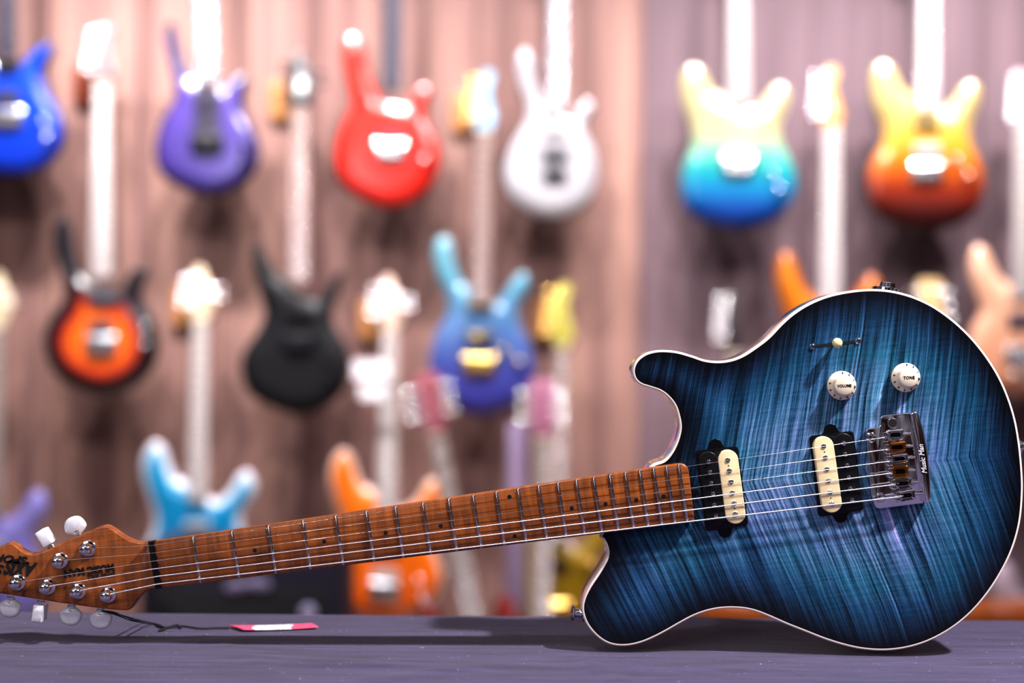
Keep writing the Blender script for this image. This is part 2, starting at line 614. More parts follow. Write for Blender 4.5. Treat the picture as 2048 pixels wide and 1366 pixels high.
def build_setting():
    g = G(); box(g, (0, WALL_D + 0.05, 1.6), (8.0, 0.1, 3.2))
    tag(build('wall_back', g, wall_mat()), kind='structure')
    g = G(); box(g, (0, 1.5, -0.05), (8.0, 7.0, 0.1))
    tag(build('floor', g, wood_mat('floor boards', srgb(92, 66, 52), srgb(150, 112, 88), (1, 0, 0), fine=60, flame=6)), kind='structure')
    # low wooden plinth along the foot of the wall, right half
    a = at(1405, 1217, 3.60)
    g = G(); box(g, ((a.x + 2.6) / 2, 3.60 + 0.10, a.z / 2), (2.6 - a.x, 0.20, a.z))
    tag(build('trim_1', g, wood_mat('orange brown plinth wood', srgb(110, 52, 14), srgb(160, 86, 30), (1, 0, 0), fine=80, flame=10)), kind='structure')
    # table cloth: top with soft folds, hanging to the floor on all sides
    yaw = radians(0.1)
    bl, br = on_table(60, 1223.5), on_table(2040, 1240.5)
    nx, ny = 320, 170
    x0, x1 = -0.95, 0.95
    y0 = 0.62

    def yb(x):
        return bl.y + (br.y - bl.y) * (x - bl.x) / (br.x - bl.x)
    rnd = random.Random(3)
    folds = [(rnd.uniform(-0.6, 0.6), rnd.uniform(1.08, 1.38), rnd.uniform(-1.3, 1.3), rnd.uniform(0.006, 0.016), rnd.uniform(0.0006, 0.0016)) for _ in range(16)]
    folds += [(0.085, 1.15, 1.15, 0.008, 0.0022), (-0.2, 1.17, 1.0, 0.007, 0.0012)]

    def h(x, y):
        s = 0.0
        for fx, fy, an, w, a_ in folds:
            d = (x - fx) * sin(an) + (y - fy) * cos(an)
            l = (x - fx) * cos(an) - (y - fy) * sin(an)
            s += a_ * math.exp(-(d / w) ** 2) * math.exp(-(l / 0.13) ** 2)
        # two pressed folds running across the table
        s += 0.0010 * math.exp(-((y - 1.178 - 0.012 * x) / 0.011) ** 2) * (1 if x < 0.2 else 0.25)
        s += 0.0008 * math.exp(-((y - 1.06 + 0.02 * x) / 0.01) ** 2)
        near = 0.0
        return s * (0.0 if (0.02 < x < 0.40 and 1.22 < y < 1.30) else 1.0) - 0.0004
    g = G()
    rows = []
    for j in range(ny + 1):
        row = []
        for i in range(nx + 1):
            x = x0 + (x1 - x0) * i / nx
            y = y0 + (yb(x) - y0) * (j / ny) ** 0.9
            row.append(Vector((x, y, TZ + h(x, y))))
        rows.append(row)
    # rounded rim then the hanging sides
    def drop(row, dx, dy):
        out = []
        for k, (s, dz) in enumerate(((0.004, -0.0015), (0.006, -0.006), (0.008, -0.05), (0.014, -0.35), (0.016, -TZ + 0.001))):
            out.append([Vector((p.x + dx * (s + (0.012 * sin(p.x * 22 + p.y * 17) * (1 if k > 2 else 0))), p.y + dy * (s + (0.012 * sin(p.x * 25) * (1 if k > 2 else 0))), TZ + dz)) for p in row])
        return out
    full = [r for r in reversed(drop(rows[0], 0, -1))] + rows + drop(rows[-1], 0, 1)
    W = nx + 1
    v = [p for r in full for p in r]
    f = [(j * W + i, j * W + i + 1, (j + 1) * W + i + 1, (j + 1) * W + i) for j in range(len(full) - 1) for i in range(nx)]
    g.add(v, f)
    for col, dx in ((0, -1), (nx, 1)):
        side = [r[col] for r in rows]
        sd = [side] + drop(side, dx, 0)
        v = [p for r in sd for p in r]
        L = len(side)
        f = [(j * L + i, (j + 1) * L + i, (j + 1) * L + i + 1, j * L + i + 1) if dx > 0 else (j * L + i, j * L + i + 1, (j + 1) * L + i + 1, (j + 1) * L + i)
             for j in range(len(sd) - 1) for i in range(L - 1)]
        g.add(v, f)
    tag(build('tablecloth', g, cloth_mat(), smooth=60), 'dark violet grey cloth covering the whole display table', 'tablecloth')


# ------------------------------------------------------------------ the front guitar
BODY_PX = [(1303, 931), (1327, 921), (1341, 906), (1351, 887), (1357, 868), (1359, 852), (1356, 833), (1349, 812), (1336, 795), (1320, 783),
           (1300, 776), (1282, 770), (1271, 761), (1265.5, 748), (1266, 734), (1274, 719), (1290, 707), (1310, 701), (1332, 700), (1357, 703),
           (1385, 711), (1409, 719), (1435, 722), (1461, 719), (1485, 710), (1510, 694), (1536, 674), (1561, 648), (1586, 626), (1618, 606),
           (1655, 591), (1696, 582), (1736, 578), (1773, 579.5), (1806, 586), (1838, 597), (1873, 615), (1911, 643), (1946, 677), (1976, 715),
           (2000, 754), (2018, 795), (2031, 837), (2039, 880), (2044, 925), (2046.5, 975), (2043, 1030), (2035, 1070), (2022, 1108), (2003, 1146),
           (1978, 1185), (1946, 1223), (1911, 1253), (1873, 1276), (1836, 1291), (1798, 1299.5), (1761, 1302), (1723, 1299), (1686, 1291), (1648, 1279),
           (1611, 1264.5), (1573, 1249.5), (1540, 1235), (1510, 1223.5), (1482, 1218), (1450, 1217.5), (1420, 1222), (1390, 1232), (1362, 1246.5), (1335, 1262),
           (1307, 1276.5), (1282, 1286.5), (1257, 1292), (1233, 1292), (1212, 1286), (1192, 1272), (1175, 1252), (1166, 1232), (1163.5, 1212), (1169, 1191),
           (1180, 1170), (1196, 1146), (1210, 1122), (1214.5, 1107), (1212, 1092), (1206, 1080), (1200, 1071), (1225, 1040), (1262, 1000), (1285, 960)]
ROOT = Vector((at(1500, 1300, D0).x, D0 + 0.022, TZ))


def P(px, py, w=0.0):
    """front-guitar local point: pixel ray cut with the plane w metres in front of the body's top"""
    return at(px, py, D0 - w) - ROOT


def P2(px, py, w=0.0):
    p = P(px, py, w)
    return (p.x, p.z)


def Y(w):
    return D0 - w - ROOT.y


def front_guitar():
    root = empty('electric_guitar', ROOT, 'sharp blue flame-top electric guitar with cream edge lying on its side on the table', 'guitar')
    MM = D0 / F
    outline = spline([P2(*p) for p in BODY_PX], 4)
    if area2(outline) < 0: outline = outline[::-1]
    # body: sides and back
    g = G()
    slab(g, outline, [(0.0, Y(-0.0062)), (0.0, Y(-0.036)), (0.0012, Y(-0.041)), (0.005, Y(-0.044))], cap_front=False)
    build('body', g, NATURAL, root, smooth=50)
    # binding: rim strip on top and upper side
    g = G()
    bw = 4.6 * MM
    slab(g, outline, [(bw, Y(-0.0001)), (0.0012, Y(0.0)), (0.0003, Y(-0.0004)), (0.0, Y(-0.0014)), (0.0, Y(-0.0062))], cap_front=False, cap_back=False)
    build('edge_binding', g, BINDING, root, smooth=60)
    # flamed top
    g = G()
    inner = inset(outline, bw)
    ed = top_face(g, inner, Y(-0.0001), 0.0062)
    build('flame_top', g, flame_mat(tuple(P(1560, 958))), root, attrs={'edge': ed}, smooth=None)

    # ---------------- neck
    ft = 0.0095                       # fretboard surface above the body top
    tl, bl_ = Vector(P2(304, 1084, ft)), Vector(P2(318, 1177, ft))
    tr, br_ = Vector(P2(1376, 924.5, ft)), Vector(P2(1389.5, 1044, ft))
    endc = rounded([tuple(tl), tuple(bl_), tuple(br_), tuple(tr)], 0.0, 1)
    corner = []
    for a, b_, c in ((bl_, br_, tr), (br_, tr, tl)):
        u, w = (a - b_).normalized(), (c - b_).normalized()
        r = 0.009 if b_ is tr else 0.003
        for k in range(7):
            t = k / 6
            corner.append(tuple((1 - t) ** 2 * (b_ + u * r) + 2 * t * (1 - t) * b_ + t * t * (b_ + w * r)))
    npoly = [tuple(tl), tuple(bl_)] + corner
    g = G()
    prof = [(0.0012, Y(ft)), (0.0004, Y(ft - 0.0004)), (0.0, Y(ft - 0.0012)), (0.0, Y(ft - 0.0075)), (0.0012, Y(ft - 0.0115)), (0.004, Y(ft - 0.0155)), (0.009, Y(ft - 0.019)), (0.016, Y(ft - 0.021))]
    slab(g, npoly, prof)
    neck = build('neck', g, MAPLE, root, smooth=50)
    # heel block joining neck and body
    g = G()
    slab(g, [P2(1206, 952, -0.004), P2(1222, 1068, -0.004), P2(1330, 1050, -0.004), P2(1316, 936, -0.004)], [(0.004, Y(ft - 0.008)), (0.004, Y(-0.03))])
    build('neck_heel', g, MAPLE, root)
    nc, bc = (tl + bl_) / 2, Vector(P2(1781, 935, 0.011))
    ax = (bc - nc).normalized()
    Lsc = 1470 * MM / cos(AL) * 0.998
    tdir, bdir = (tr - tl).normalized(), (br_ - bl_).normalized()
    ang_perp = (bl_ - tl).normalized()

    def across(s):
        """top and bottom fretboard edge at distance s from the nut"""
        a = tl + tdir * (s / tdir.dot(ax)); b_ = bl_ + bdir * (s / bdir.dot(ax))
        return a, b_

    def fpos(n):
        return Lsc * (1 - 2 ** (-n / 12))
    scale = (Vector(P2(1357.5, 927, ft)) - tl).dot(ax) / fpos(22)
    Lsc *= scale
    for n in range(1, 23):
        a, b_ = across(fpos(n))
        a3, b3 = Vector((a.x, Y(ft), a.y)), Vector((b_.x, Y(ft), b_.y))
        d = (b3 - a3).normalized()
        sd = Vector((-d.z, 0, d.x))
        g = G()
        v, f = [], []
        pr = [(-0.0013, 0.0002), (-0.0011, -0.0007), (-0.0005, -0.0012), (0.0005, -0.0012), (0.0011, -0.0007), (0.0013, 0.0002)]
        ends = [(a3 + d * 0.0004, 0.4), (a3 + d * 0.0016, 1.0), (b3 - d * 0.0016, 1.0), (b3 - d * 0.0004, 0.4)]
        for q, k in ends:
            for s_, y in pr:
                v.append(q + sd * s_ + Vector((0, y * k if y < 0 else y, 0)))
        m = len(pr)
        for e in range(3):
            for i in range(m - 1):
                f.append((e * m + i, e * m + i + 1, (e + 1) * m + i + 1, (e + 1) * m + i))
        f.append(tuple(range(m))[::-1]); f.append(tuple(3 * m + i for i in range(m)))
        g.add(v, f)
        build('fret', g, NICKEL, neck, smooth=50)
    # dots
    for px, py in ((509.5, 1101), (648.5, 1083), (771.5, 1066), (881.5, 1052), (1019, 993.5), (1029.5, 1072), (1143.5, 1016.5), (1211, 1008), (1272.5, 1000), (1327, 992.5)):
        c = P2(px, py, ft)
        g = G(); slab(g, circle(c[0], c[1], 4.2 * MM, 16), [(0, Y(ft + 0.00012)), (0, Y(ft - 0.0004))])
        build('position_dot', g, INK, neck)
    # nut
    g = G()
    n0, n1 = P2(303, 1082, ft), P2(318, 1177, ft)
    d = (Vector(n1) - Vector(n0)).normalized(); s_ = Vector((-d.y, d.x))
    q = [Vector(n0) - s_ * 0.0026, Vector(n0) + s_ * 0.0026]
    # wavy front edge between string slots, like a locking nut plate
    pts = [tuple(Vector(n0) - s_ * 0.0028)]
    ln = (Vector(n1) - Vector(n0)).length
    pts += [tuple(Vector(n1) - s_ * 0.0028)]
    for k in range(24, -1, -1):
        t = k / 24
        pts.append(tuple(Vector(n0) + d * (ln * t) + s_ * (0.0022 + 0.0008 * cos(t * 12 * pi))))
    slab(g, pts, bev(Y(ft + 0.0022), Y(ft - 0.006), 0.0006, 2))
    build('nut', g, BLACKP, neck)

    # ---------------- headstock
    hf = 0.002
    hs = [(304, 1083.5), (286, 1085.5), (271, 1084), (256, 1079), (238, 1068), (223, 1057.5), (211, 1052), (199, 1053.5), (183, 1059.5), (156, 1071), (128, 1083), (99, 1097), (77, 1106),
          (60, 1108), (43, 1101.5), (29, 1090), (18, 1085.5), (5, 1091), (-25, 1106), (-55, 1121), (-78, 1140), (-82, 1160), (-66, 1174), (-30, 1182), (0, 1187), (73, 1198.5), (134, 1208), (201, 1217), (240, 1220.5), (256, 1220.5),
          (264, 1215), (275, 1200), (287, 1187), (301, 1179), (318, 1176.5)]
    hpts = [P2(*p, hf) for p in hs]
    g = G()
    mid = spline([hpts[i] for i in range(len(hpts))], 4, closed=False)
    slab(g, mid, bev(Y(hf), Y(hf - 0.0135), 0.0016, 3))
    head = build('headstock', g, MAPLE, root, smooth=50)
    # slope between headstock face and fretboard
    posts = [(177, 1096.5), (121, 1121), (36.6, 1164.5), (96.5, 1173), (157.5, 1181.5), (217.5, 1189)]
    for px, py in posts:
        c = P(px, py, hf)
        g = G()
        lathe(g, c, (0, -1, 0), [(0.0073, -0.0005), (0.0073, 0.0012), (0.0066, 0.0022), (0.0058, 0.0024), (0.0050, 0.0026), (0.0047, 0.004), (0.0047, 0.0105), (0.0043, 0.0117), (0.0030, 0.0126), (0.0013, 0.0128), (0.001, 0.0122)], 28)
        build('tuning_post', g, CHROME, root, smooth=40)
    pm, nt, b = new_mat('pearl tuner plastic')
    setp(b, color=srgb(236, 232, 244), rough=0.25, sss=0.0, coat=0.3)
    b.inputs['Transmission Weight'].default_value = 0.15
    b.inputs['Subsurface Weight'].default_value = 0.3
    b.inputs['Subsurface Radius'].default_value = (0.004, 0.004, 0.005)
    b.inputs['Subsurface Scale'].default_value = 1.0
    nn = noise_n(nt, objco(nt), 120.0, 2.0, 0.5, 1.5)
    nt.links.new(ramp_n(nt, nn, [(0.3, srgb(236, 234, 246)), (0.7, srgb(252, 250, 254))]), b.inputs['Base Color'])
    kid = [(0.0, -0.2), (0.28, -0.25), (0.62, -0.12), (1.0, 0.14), (0.94, 0.55), (0.70, 0.86), (0.35, 1.0), (0, 1.03)]
    kid = kid + [(-x, y) for x, y in kid[::-1][1:-1]]
    kid = spline(kid, 3)
    yb = Y(hf - 0.0085)
    pegs = [  # button centre px, stem root px, edge-on?
        ((21, 1216), (22, 1190), False), ((80.5, 1224), (83, 1199), True), ((142, 1232), (144, 1209), False), ((202, 1239), (201.5, 1216), False),
        ((150, 1051), (158, 1072), False), ((92, 1075), (105, 1095), True)]
    for (bx, by), (sx, sy), edge in pegs:
        c, s0 = Vector(P2(bx, by, hf - 0.0085)), Vector(P2(sx, sy, hf - 0.0085))
        d = (c - s0).normalized(); e = Vector((d.y, -d.x))
        g = G()
        p0 = s0 - d * 0.004
        q0 = c - d * 0.0062
        lathe(g, (p0.x, yb, p0.y), (d.x, 0, d.y), [(0.003, 0), (0.003, (q0 - p0).length * 0.55), (0.0036, (q0 - p0).length * 0.6), (0.0036, (q0 - p0).length * 0.75), (0.0019, (q0 - p0).length * 0.8), (0.0019, (q0 - p0).length + 0.003)], 14)
        pg = build('tuning_peg', g, CHROME2, root)
        g = G()
        st = c - d * 0.0062
        if not edge:
            poly = [tuple(st + e * (x * 0.0096) + d * (0.0012 + y * 0.0128)) for x, y in kid]
            slab(g, poly, [(0.0028, yb - 0.0026), (0.0010, yb - 0.0019), (0.0, yb - 0.0008), (0.0, yb + 0.0008), (0.0010, yb + 0.0019), (0.0028, yb + 0.0026)])
        else:
            poly = rounded([tuple(st + e * x + d * y) for x, y in ((-0.0046, -0.001), (0.0046, -0.001), (0.0050, 0.0140), (-0.0044, 0.0140))], 0.0012)
            slab(g, poly, bev(yb - 0.0072, yb + 0.0072, 0.001, 2))
        build('tuner_button', g, pm, pg, smooth=45)
    # head lettering, upside down as the guitar lies
    t1 = P(24, 1132, hf + 0.0002)
    text_mesh('maker_lettering', 'S', 0.0125, P(2, 1139, hf + 0.0002), pi - radians(5), INK, head, shear=0.3, bold=0.0004)
    text_mesh('maker_lettering', 'AXIS', 0.0165, P(43, 1136, hf + 0.0002), pi - radians(5), INK, head, shear=0.4, bold=0.0008, sx=0.72)
    text_mesh('maker_lettering', 'SPORT', 0.0088, P(17, 1117, hf + 0.0002), pi - radians(5), INK, head, shear=0.3, bold=0.0004, sx=1.25)
    text_mesh('maker_lettering', 'MUSIC MAN', 0.0088, P(178, 1140.5, hf + 0.0002), pi + radians(8), INK, head, bold=0.00045, sx=0.93)
    text_mesh('maker_lettering', 'ERNIE BALL', 0.0048, P(203, 1151, hf + 0.0002), pi + radians(8), INK, head, shear=0.3, bold=0.00012, sx=1.0)

    # ---------------- pickups
    def pickup(ring, ear_t, ear_b, cream, black, cs, bs, dots, flip):
        g = G()
        pw = 0.0006
        ring2 = rounded([P2(*p, pw) for p in ring], 0.0035)
        slab(g, ring2, bev(Y(pw + 0.0004), Y(-0.004), 0.0004, 2))
        for (ex, ey), sgn in ((ear_t, -1), (ear_b, 1)):
            c = Vector(P2(ex, ey, pw)); up = (Vector(P2(*ear_t, pw)) - Vector(P2(*ear_b, pw))).normalized() * (-sgn)
            e = Vector((up.y, -up.x))
            poly = [tuple(c + e * x + up * y) for x, y in ((-0.0088, -0.0085), (-0.0064, -0.0055), (-0.0048, -0.0012), (-0.0025, 0.0006), (0, 0.001), (0.0025, 0.0006), (0.0048, -0.0012), (0.0064, -0.0055), (0.0088, -0.0085))]
            slab(g, poly, bev(Y(pw + 0.0003), Y(-0.004), 0.0003, 1))
        pk = build('pickup', g, BLACKP, root)
        h = 0.0062
        for name, (a, b_), mat, r in (('black_coil', black, BLACK, 19.6), ('cream_coil', cream, CREAM, 20.3)):
            g = G()
            A, B = P2(*a, h), P2(*b_, h)
            if name == 'black_coil':
                u = (Vector(B) - Vector(A)).normalized()
                A2, B2 = Vector(A) - u * 0.0005, Vector(B) + u * 0.0005
                slab(g, capsule(tuple(A2), tuple(B2), r * MM, 12), bev(Y(h), Y(0.0), 0.0009, 3, False))
            else:
                slab(g, capsule(A, B, r * MM, 14), bev(Y(h + 0.0003), Y(0.0), 0.0009, 3, False))
            o = build(name, g, mat, pk, smooth=40)
            o['label'] = 'cream capsule coil cover' if name == 'cream_coil' else 'black capsule coil cover'
        # filler between the coils
        g = G()
        mid = [P2((black[0][0] + cream[0][0]) / 2, (black[0][1] + cream[0][1]) / 2, h), P2((black[1][0] + cream[1][0]) / 2, (black[1][1] + cream[1][1]) / 2, h)]
        slab(g, capsule(mid[0], mid[1], 18 * MM, 10), bev(Y(h - 0.0012), Y(0), 0.0006, 2, False))
        build('coil_frame', g, BLACK, pk)
        for px, py in cs:
            c = P(px, py, h + 0.0003)
            g = G(); lathe(g, c, (0, -1, 0), [(0.00225, -0.001), (0.00225, 0.0004), (0.0019, 0.0007), (0.0006, 0.0007)], 18)
            build('pole_piece', g, CHROME2, pk)
        for px, py in bs:
            c = P(px, py, h)
            g = G(); lathe(g, c, (0, -1, 0), [(0.0023, -0.001), (0.0023, 0.0006), (0.0017, 0.0016), (0.0007, 0.0019)], 18)
            a_ = random.random() * pi
            build('pole_screw', g, CHROME, pk)
        for px, py in dots:
            c = P2(px, py, h + 0.0003)
            g = G(); slab(g, circle(c[0], c[1], 0.0006, 10), [(0, Y(h + 0.00045)), (0, Y(h))])
            build('coil_hole', g, HOLE, pk)

    def z3(x, y):
        return (1360 + x / 3.7236, 800 + y / 3.7236)
    pickup([(1390, 901), (1475.5, 892), (1497, 1050), (1411, 1063)], (1430, 880), (1451, 1073),
           (z3(358, 447), z3(413, 848)), (z3(212, 462), z3(267, 866)),
           [z3(*q) for q in ((355, 447), (367, 527), (380, 608), (390, 690), (403, 768), (412, 848))],
           [z3(*q) for q in ((212, 462), (222, 541), (232, 624), (245, 702), (254, 785), (267, 866))],
           [z3(361, 489), z3(407, 808)], False)
    pickup([(1618, 872), (1706.5, 861.5), (1727.5, 1020), (1637, 1034)], (1660, 850), (1682, 1043),
           (z3(1070, 347), z3(1130, 765)), (z3(1218, 325), z3(1280, 748)),
           [z3(*q) for q in ((1070, 343), (1082, 428), (1093, 514), (1105, 600), (1118, 686), (1130, 772))],
           [z3(*q) for q in ((1218, 325), (1230, 407), (1243, 490), (1256, 580), (1268, 662), (1280, 748))],
           [z3(1076, 386), z3(1122, 730)], True)
    # small truss rod wheel at the neck's end
    g = G(); c = P(1387, 981, 0.002)
    lathe(g, c, (ax.x, 0, ax.y), [(0.0042, -0.003), (0.0042, 0.003)], 14)
    build('truss_wheel', g, BLACKP, root)

    # ---------------- bridge
    def z5(x, y):
        return (1700 + x / 5.69, 800 + y / 5.69)
    g = G()
    bh = 0.0045
    plate = [z5(*q) for q in ((180, 345), (205, 322), (345, 303), (352, 190), (385, 172), (700, 140), (800, 700), (850, 1175), (320, 1240), (285, 1215), (240, 1080), (195, 520))]
    slab(g, rounded([P2(*p, bh) for p in plate], 0.0015, 3), bev(Y(bh), Y(0.0006), 0.001, 3))
    bridge = build('bridge', g, CHROME, root, smooth=40)
    # raised tail with a bowed outer edge
    g = G()
    th = 0.0105
    tail = [z5(*q) for q in ((690, 148), (745, 128), (782, 150), (845, 360), (892, 620), (918, 880), (925, 1110), (905, 1178), (845, 1184), (815, 880), (772, 560))]
    tp = [P2(*p, th) for p in tail]
    slab(g, rounded(tp, 0.002, 3), bev(Y(th), Y(0.0008), 0.0016, 5))
    build('bridge_tail', g, CHROME, bridge, smooth=50)
    ta = math.atan2(P(*z5(800, 500)).z - P(*z5(850, 850)).z, P(*z5(800, 500)).x - P(*z5(850, 850)).x)
    g = G()
    badge = [z5(*q) for q in ((785, 520), (800, 480), (830, 530), (872, 800), (868, 850), (838, 862), (810, 830))]
    slab(g, [P2(*p, th + .0002) for p in badge], [(0, Y(th + 0.0002)), (0, Y(th - 0.001))])
    build('badge', g, INK, bridge)
    text_mesh('badge_lettering', 'Music Man', 0.0062, P(*z5(828, 672), th + 0.0004), ta, WHITEP, bridge, shear=0.3, bold=0.0001, depth=0.0001, sx=0.95)
    # arm socket
    g = G(); c = P(*z5(484, 262), bh)
    lathe(g, c, (0, -1, 0), [(0.0041, -0.001), (0.0044, 0.0001), (0.0041, 0.0004), (0.0034, 0.0004)], 24)
    build('arm_socket', g, CHROME2, bridge)
    g = G(); lathe(g, P(*z5(484, 266), bh + 0.0004), (0, -1, 0), [(0.0034, -0.0005), (0.0034, 0.00015)], 24)
    build('arm_hole', g, HOLE, bridge)
    sad = [((430, 345), (612, 330), (612, 448), (432, 468)), ((438, 488), (640, 468), (640, 590), (442, 606)), ((458, 628), (662, 606), (668, 712), (465, 735)),
           ((476, 760), (664, 742), (668, 866), (480, 888)), ((498, 905), (704, 880), (702, 995), (512, 1022)), ((532, 1050), (742, 1010), (745, 1130), (548, 1165))]
    sh = 0.0105
    stn = [(392, 425), (420, 562), (440, 697), (455, 835), (490, 965), (540, 1105)]
    for k, q in enumerate(sad):
        outer = [Vector(P2(*z5(*p), sh)) for p in q]
        cen = sum(outer, Vector((0, 0))) / 4
        inner_ = [cen + (p - cen) * 0.5 for p in outer]
        # a block with an open window
        g = G()
        o2 = rounded([tuple(p) for p in outer], 0.0022, 4)
        i2 = rounded([tuple(cen + Vector(((p - cen).x * 0.62, (p - cen).y * 0.40))) for p in outer], 0.0016, 4)
        if area2(o2) < 0: o2, i2 = o2[::-1], i2[::-1]
        m = len(o2)
        oi = inset(o2, 0.0005); ii = inset(i2, -0.0004)
        v = [(p[0], Y(bh), p[1]) for p in o2] + [(p[0], Y(sh - 0.0005), p[1]) for p in o2] + [(p[0], Y(sh), p[1]) for p in oi] + \
            [(p[0], Y(sh), p[1]) for p in ii] + [(p[0], Y(sh - 0.0005), p[1]) for p in i2] + [(p[0], Y(bh), p[1]) for p in i2]
        f = [(r * m + i, r * m + (i + 1) % m, (r + 1) * m + (i + 1) % m, (r + 1) * m + i) for r in range(5) for i in range(m)]
        g.add(v, f)
        sd = build('saddle', g, CHROME_ORANGE_REFL if k in (1, 3) else CHROME, bridge, smooth=45)
        gs = G(); slab(gs, inset(i2, -0.0003), [(0, Y(bh + 0.0006)), (0, Y(bh))]); build('saddle_slot_shade', gs, HOLE, bridge)  # dark plate stands in for the shade inside the saddle window
        if k in (1, 3): sd['label'] = 'chrome string saddle with painted orange reflection'
        # roller, height screws and length screw
        for dy in (-38, 38):
            g = G(); c = P(*z5(stn[k][0] + 8 + dy * 0.12, stn[k][1] + dy * 0.8), sh)
            lathe(g, c, (0, -1, 0), [(0.0024, -0.006), (0.0024, 0.0003), (0.0018, 0.001), (0.0008, 0.0012)], 14)
            build('height_screw', g, CHROME, bridge)
        a_ = Vector(P2(*z5((q[1][0] + q[2][0]) / 2 - 8, (q[1][1] + q[2][1]) / 2), 0.008)); b_ = Vector(P2(*z5((q[1][0] + q[2][0]) / 2 + 82, (q[1][1] + q[2][1]) / 2 - 8), 0.008))
        g = G(); dd = b_ - a_
        pr = []
        nst = 14
        for i in range(nst + 1):
            pr.append((0.0013 if i % 2 else 0.0009, dd.length * i / nst))
        lathe(g, (a_.x, Y(0.0078), a_.y), (dd.x, 0, dd.y), pr, 10)
        build('length_screw', g, CHROME2, bridge)
    for px, py in (z5(240, 425), z5(342, 1110)):
        g = G(); c = P(px, py, bh)
        lathe(g, c, (0, -1, 0), [(0.0046, -0.004), (0.0046, 0.0008), (0.0036, 0.0016), (0.0036, 0.003), (0.0028, 0.0038), (0.001, 0.004)], 20)
        build('pivot_post', g, CHROME, bridge)

    # ---------------- strings
    rad = [0.00015, 0.00018, 0.00023, 0.00044, 0.00053, 0.00062]
    nuty = [(303.5, 1091), (306, 1106), (309, 1122), (311, 1137.5), (314, 1153), (316.5, 1168)]
    ppost = [posts[0], posts[1], posts[2], posts[3], posts[4], posts[5]]
    br = [z5(392, 425), z5(420, 562), z5(440, 697), z5(455, 835), z5(490, 965), z5(540, 1105)]
    wound, nt, b = new_mat('wound steel string')
    setp(b, color=(0.92, 0.90, 0.92), metal=1.0, rough=0.38)
    wv = N(nt, 'ShaderNodeTexWave', bands_direction='X')
    wv.inputs['Scale'].default_value = 900
    nt.links.new(objco(nt), wv.inputs['Vector'])
    bump_n(nt, b, wv.outputs['Fac'], 0.25, 0.0002)
    plain_s = plain('plain steel string', (0.62, 0.60, 0.62), 0.25, 1.0)
    for k in range(6):
        g = G()
        a = P(nuty[k][0], nuty[k][1], ft + 0.0024)
        e = P(br[k][0], br[k][1], sh + 0.0012)
        pst = P(ppost[k][0], ppost[k][1], hf + 0.0075)
        d = (a - pst).normalized()
        side = Vector((-d.z, 0, d.x)).normalized() * 0.0
        tube(g, [pst + side, a, e, e + Vector((0.006, 0.004, 0.0009))], rad[k], 10)
        s_ = build('string', g, wound if k > 2 else plain_s, root, smooth=60)
        if k > 2: s_['label'] = 'bright wound bass string'

    # ---------------- controls
    a, b_ = P2(1624, 693.5), P2(1716, 682)
    g = G(); slab(g, capsule(P2(1634, 692), P2(1707, 683.5), 2.8 * MM, 6), [(0, Y(0.0002)), (0, Y(-0.002))])
    sw = build('pickup_switch', g, HOLE, root)
    for px, py in ((1624.5, 693.5), (1716, 682)):
        g = G(); c = P(px, py)
        lathe(g, c, (0, -1, 0), [(0.0026, -0.001), (0.0026, 0.0003), (0.0019, 0.0012), (0.0008, 0.0015)], 18)
        for an in (0.3, 0.3 + pi / 2):
            pass
        sc = build('switch_screw', g, CHROME, sw)
    g = G(); c = P(1669, 687)
    tipc = P(1675, 686, 0.0125)
    dv = tipc - c
    lathe(g, c, dv, [(0.0010, 0.0), (0.0012, dv.length * 0.35)], 12)
    build('switch_lever', g, CHROME2, sw)
    g = G(); L = dv.length
    lathe(g, c, dv, [(0.0016, L * 0.30), (0.0028, L * 0.5), (0.0042, L * 0.8), (0.0045, L * 0.92), (0.0042, L * 1.05), (0.0030, L * 1.16), (0.0012, L * 1.2)], 22)
    build('switch_tip', g, TIPC, sw, smooth=60)
    for (px, py), s, rot0 in (((1682.5, 771), 'VOLUME', radians(3)), ((1810.5, 755), 'TONE', radians(3))):
        c = P(px, py, 0.002)
        g = G()
        lathe(g, c, (0, -1, 0), [(0.0122, -0.0014), (0.0126, 0.0), (0.0127, 0.0012), (0.0124, 0.0024), (0.0094, 0.0044), (0.0087, 0.0056), (0.0083, 0.0098), (0.0080, 0.0106), (0.0073, 0.0110), (0.001, 0.0111)], 48)
        kn = build('control_knob', g, KNOBC, root, smooth=35)
        kn['label'] = 'cream %s control knob' % s.lower()
        top = c + Vector((0, -0.01112, 0))
        text_mesh('knob_lettering', s, 0.0033 if len(s) > 4 else 0.0036, top + Vector((0.0002, 0, 0)), rot0, INK, kn, bold=0.0001, sx=0.86 if len(s) > 4 else 0.92, spacing=1.12)
        for i in range(10):
            an = radians(230 - i * 30 - 10) - pi / 2 + radians(20)
            an = radians(205 + 28 * 0 - i * -0) if False else radians(170 + i * 31)
            r = 0.0108
            q = c + Vector((r * cos(an), -0.0036, r * sin(an)))
            text_mesh('knob_number', str((i + 3) % 10 + 1), 0.0024, q, an - pi / 2, INK, kn, bold=0.0001, depth=0.0004)
    # ---------------- strap buttons, jack
    def strap_button(base, d):
        g = G()
        lathe(g, base, d, [(0.0075, -0.0005), (0.0075, 0.0010), (0.0045, 0.0022), (0.0035, 0.005), (0.0040, 0.0075), (0.0068, 0.0088), (0.0072, 0.0100), (0.0058, 0.0112), (0.002, 0.0116)], 24)
        build('strap_button', g, CHROME, root, smooth=45)
    yb2 = Y(-0.020)
    q = P(1164, 1226, -0.020); strap_button((q.x + 0.0015, yb2, q.z), (-1, 0, 0.02))
    q = P(2044, 893, -0.020); strap_button((q.x - 0.0035, yb2, q.z), (1, 0, 0.12))
    g = G()
    q = P(1773, 578, -0.022)
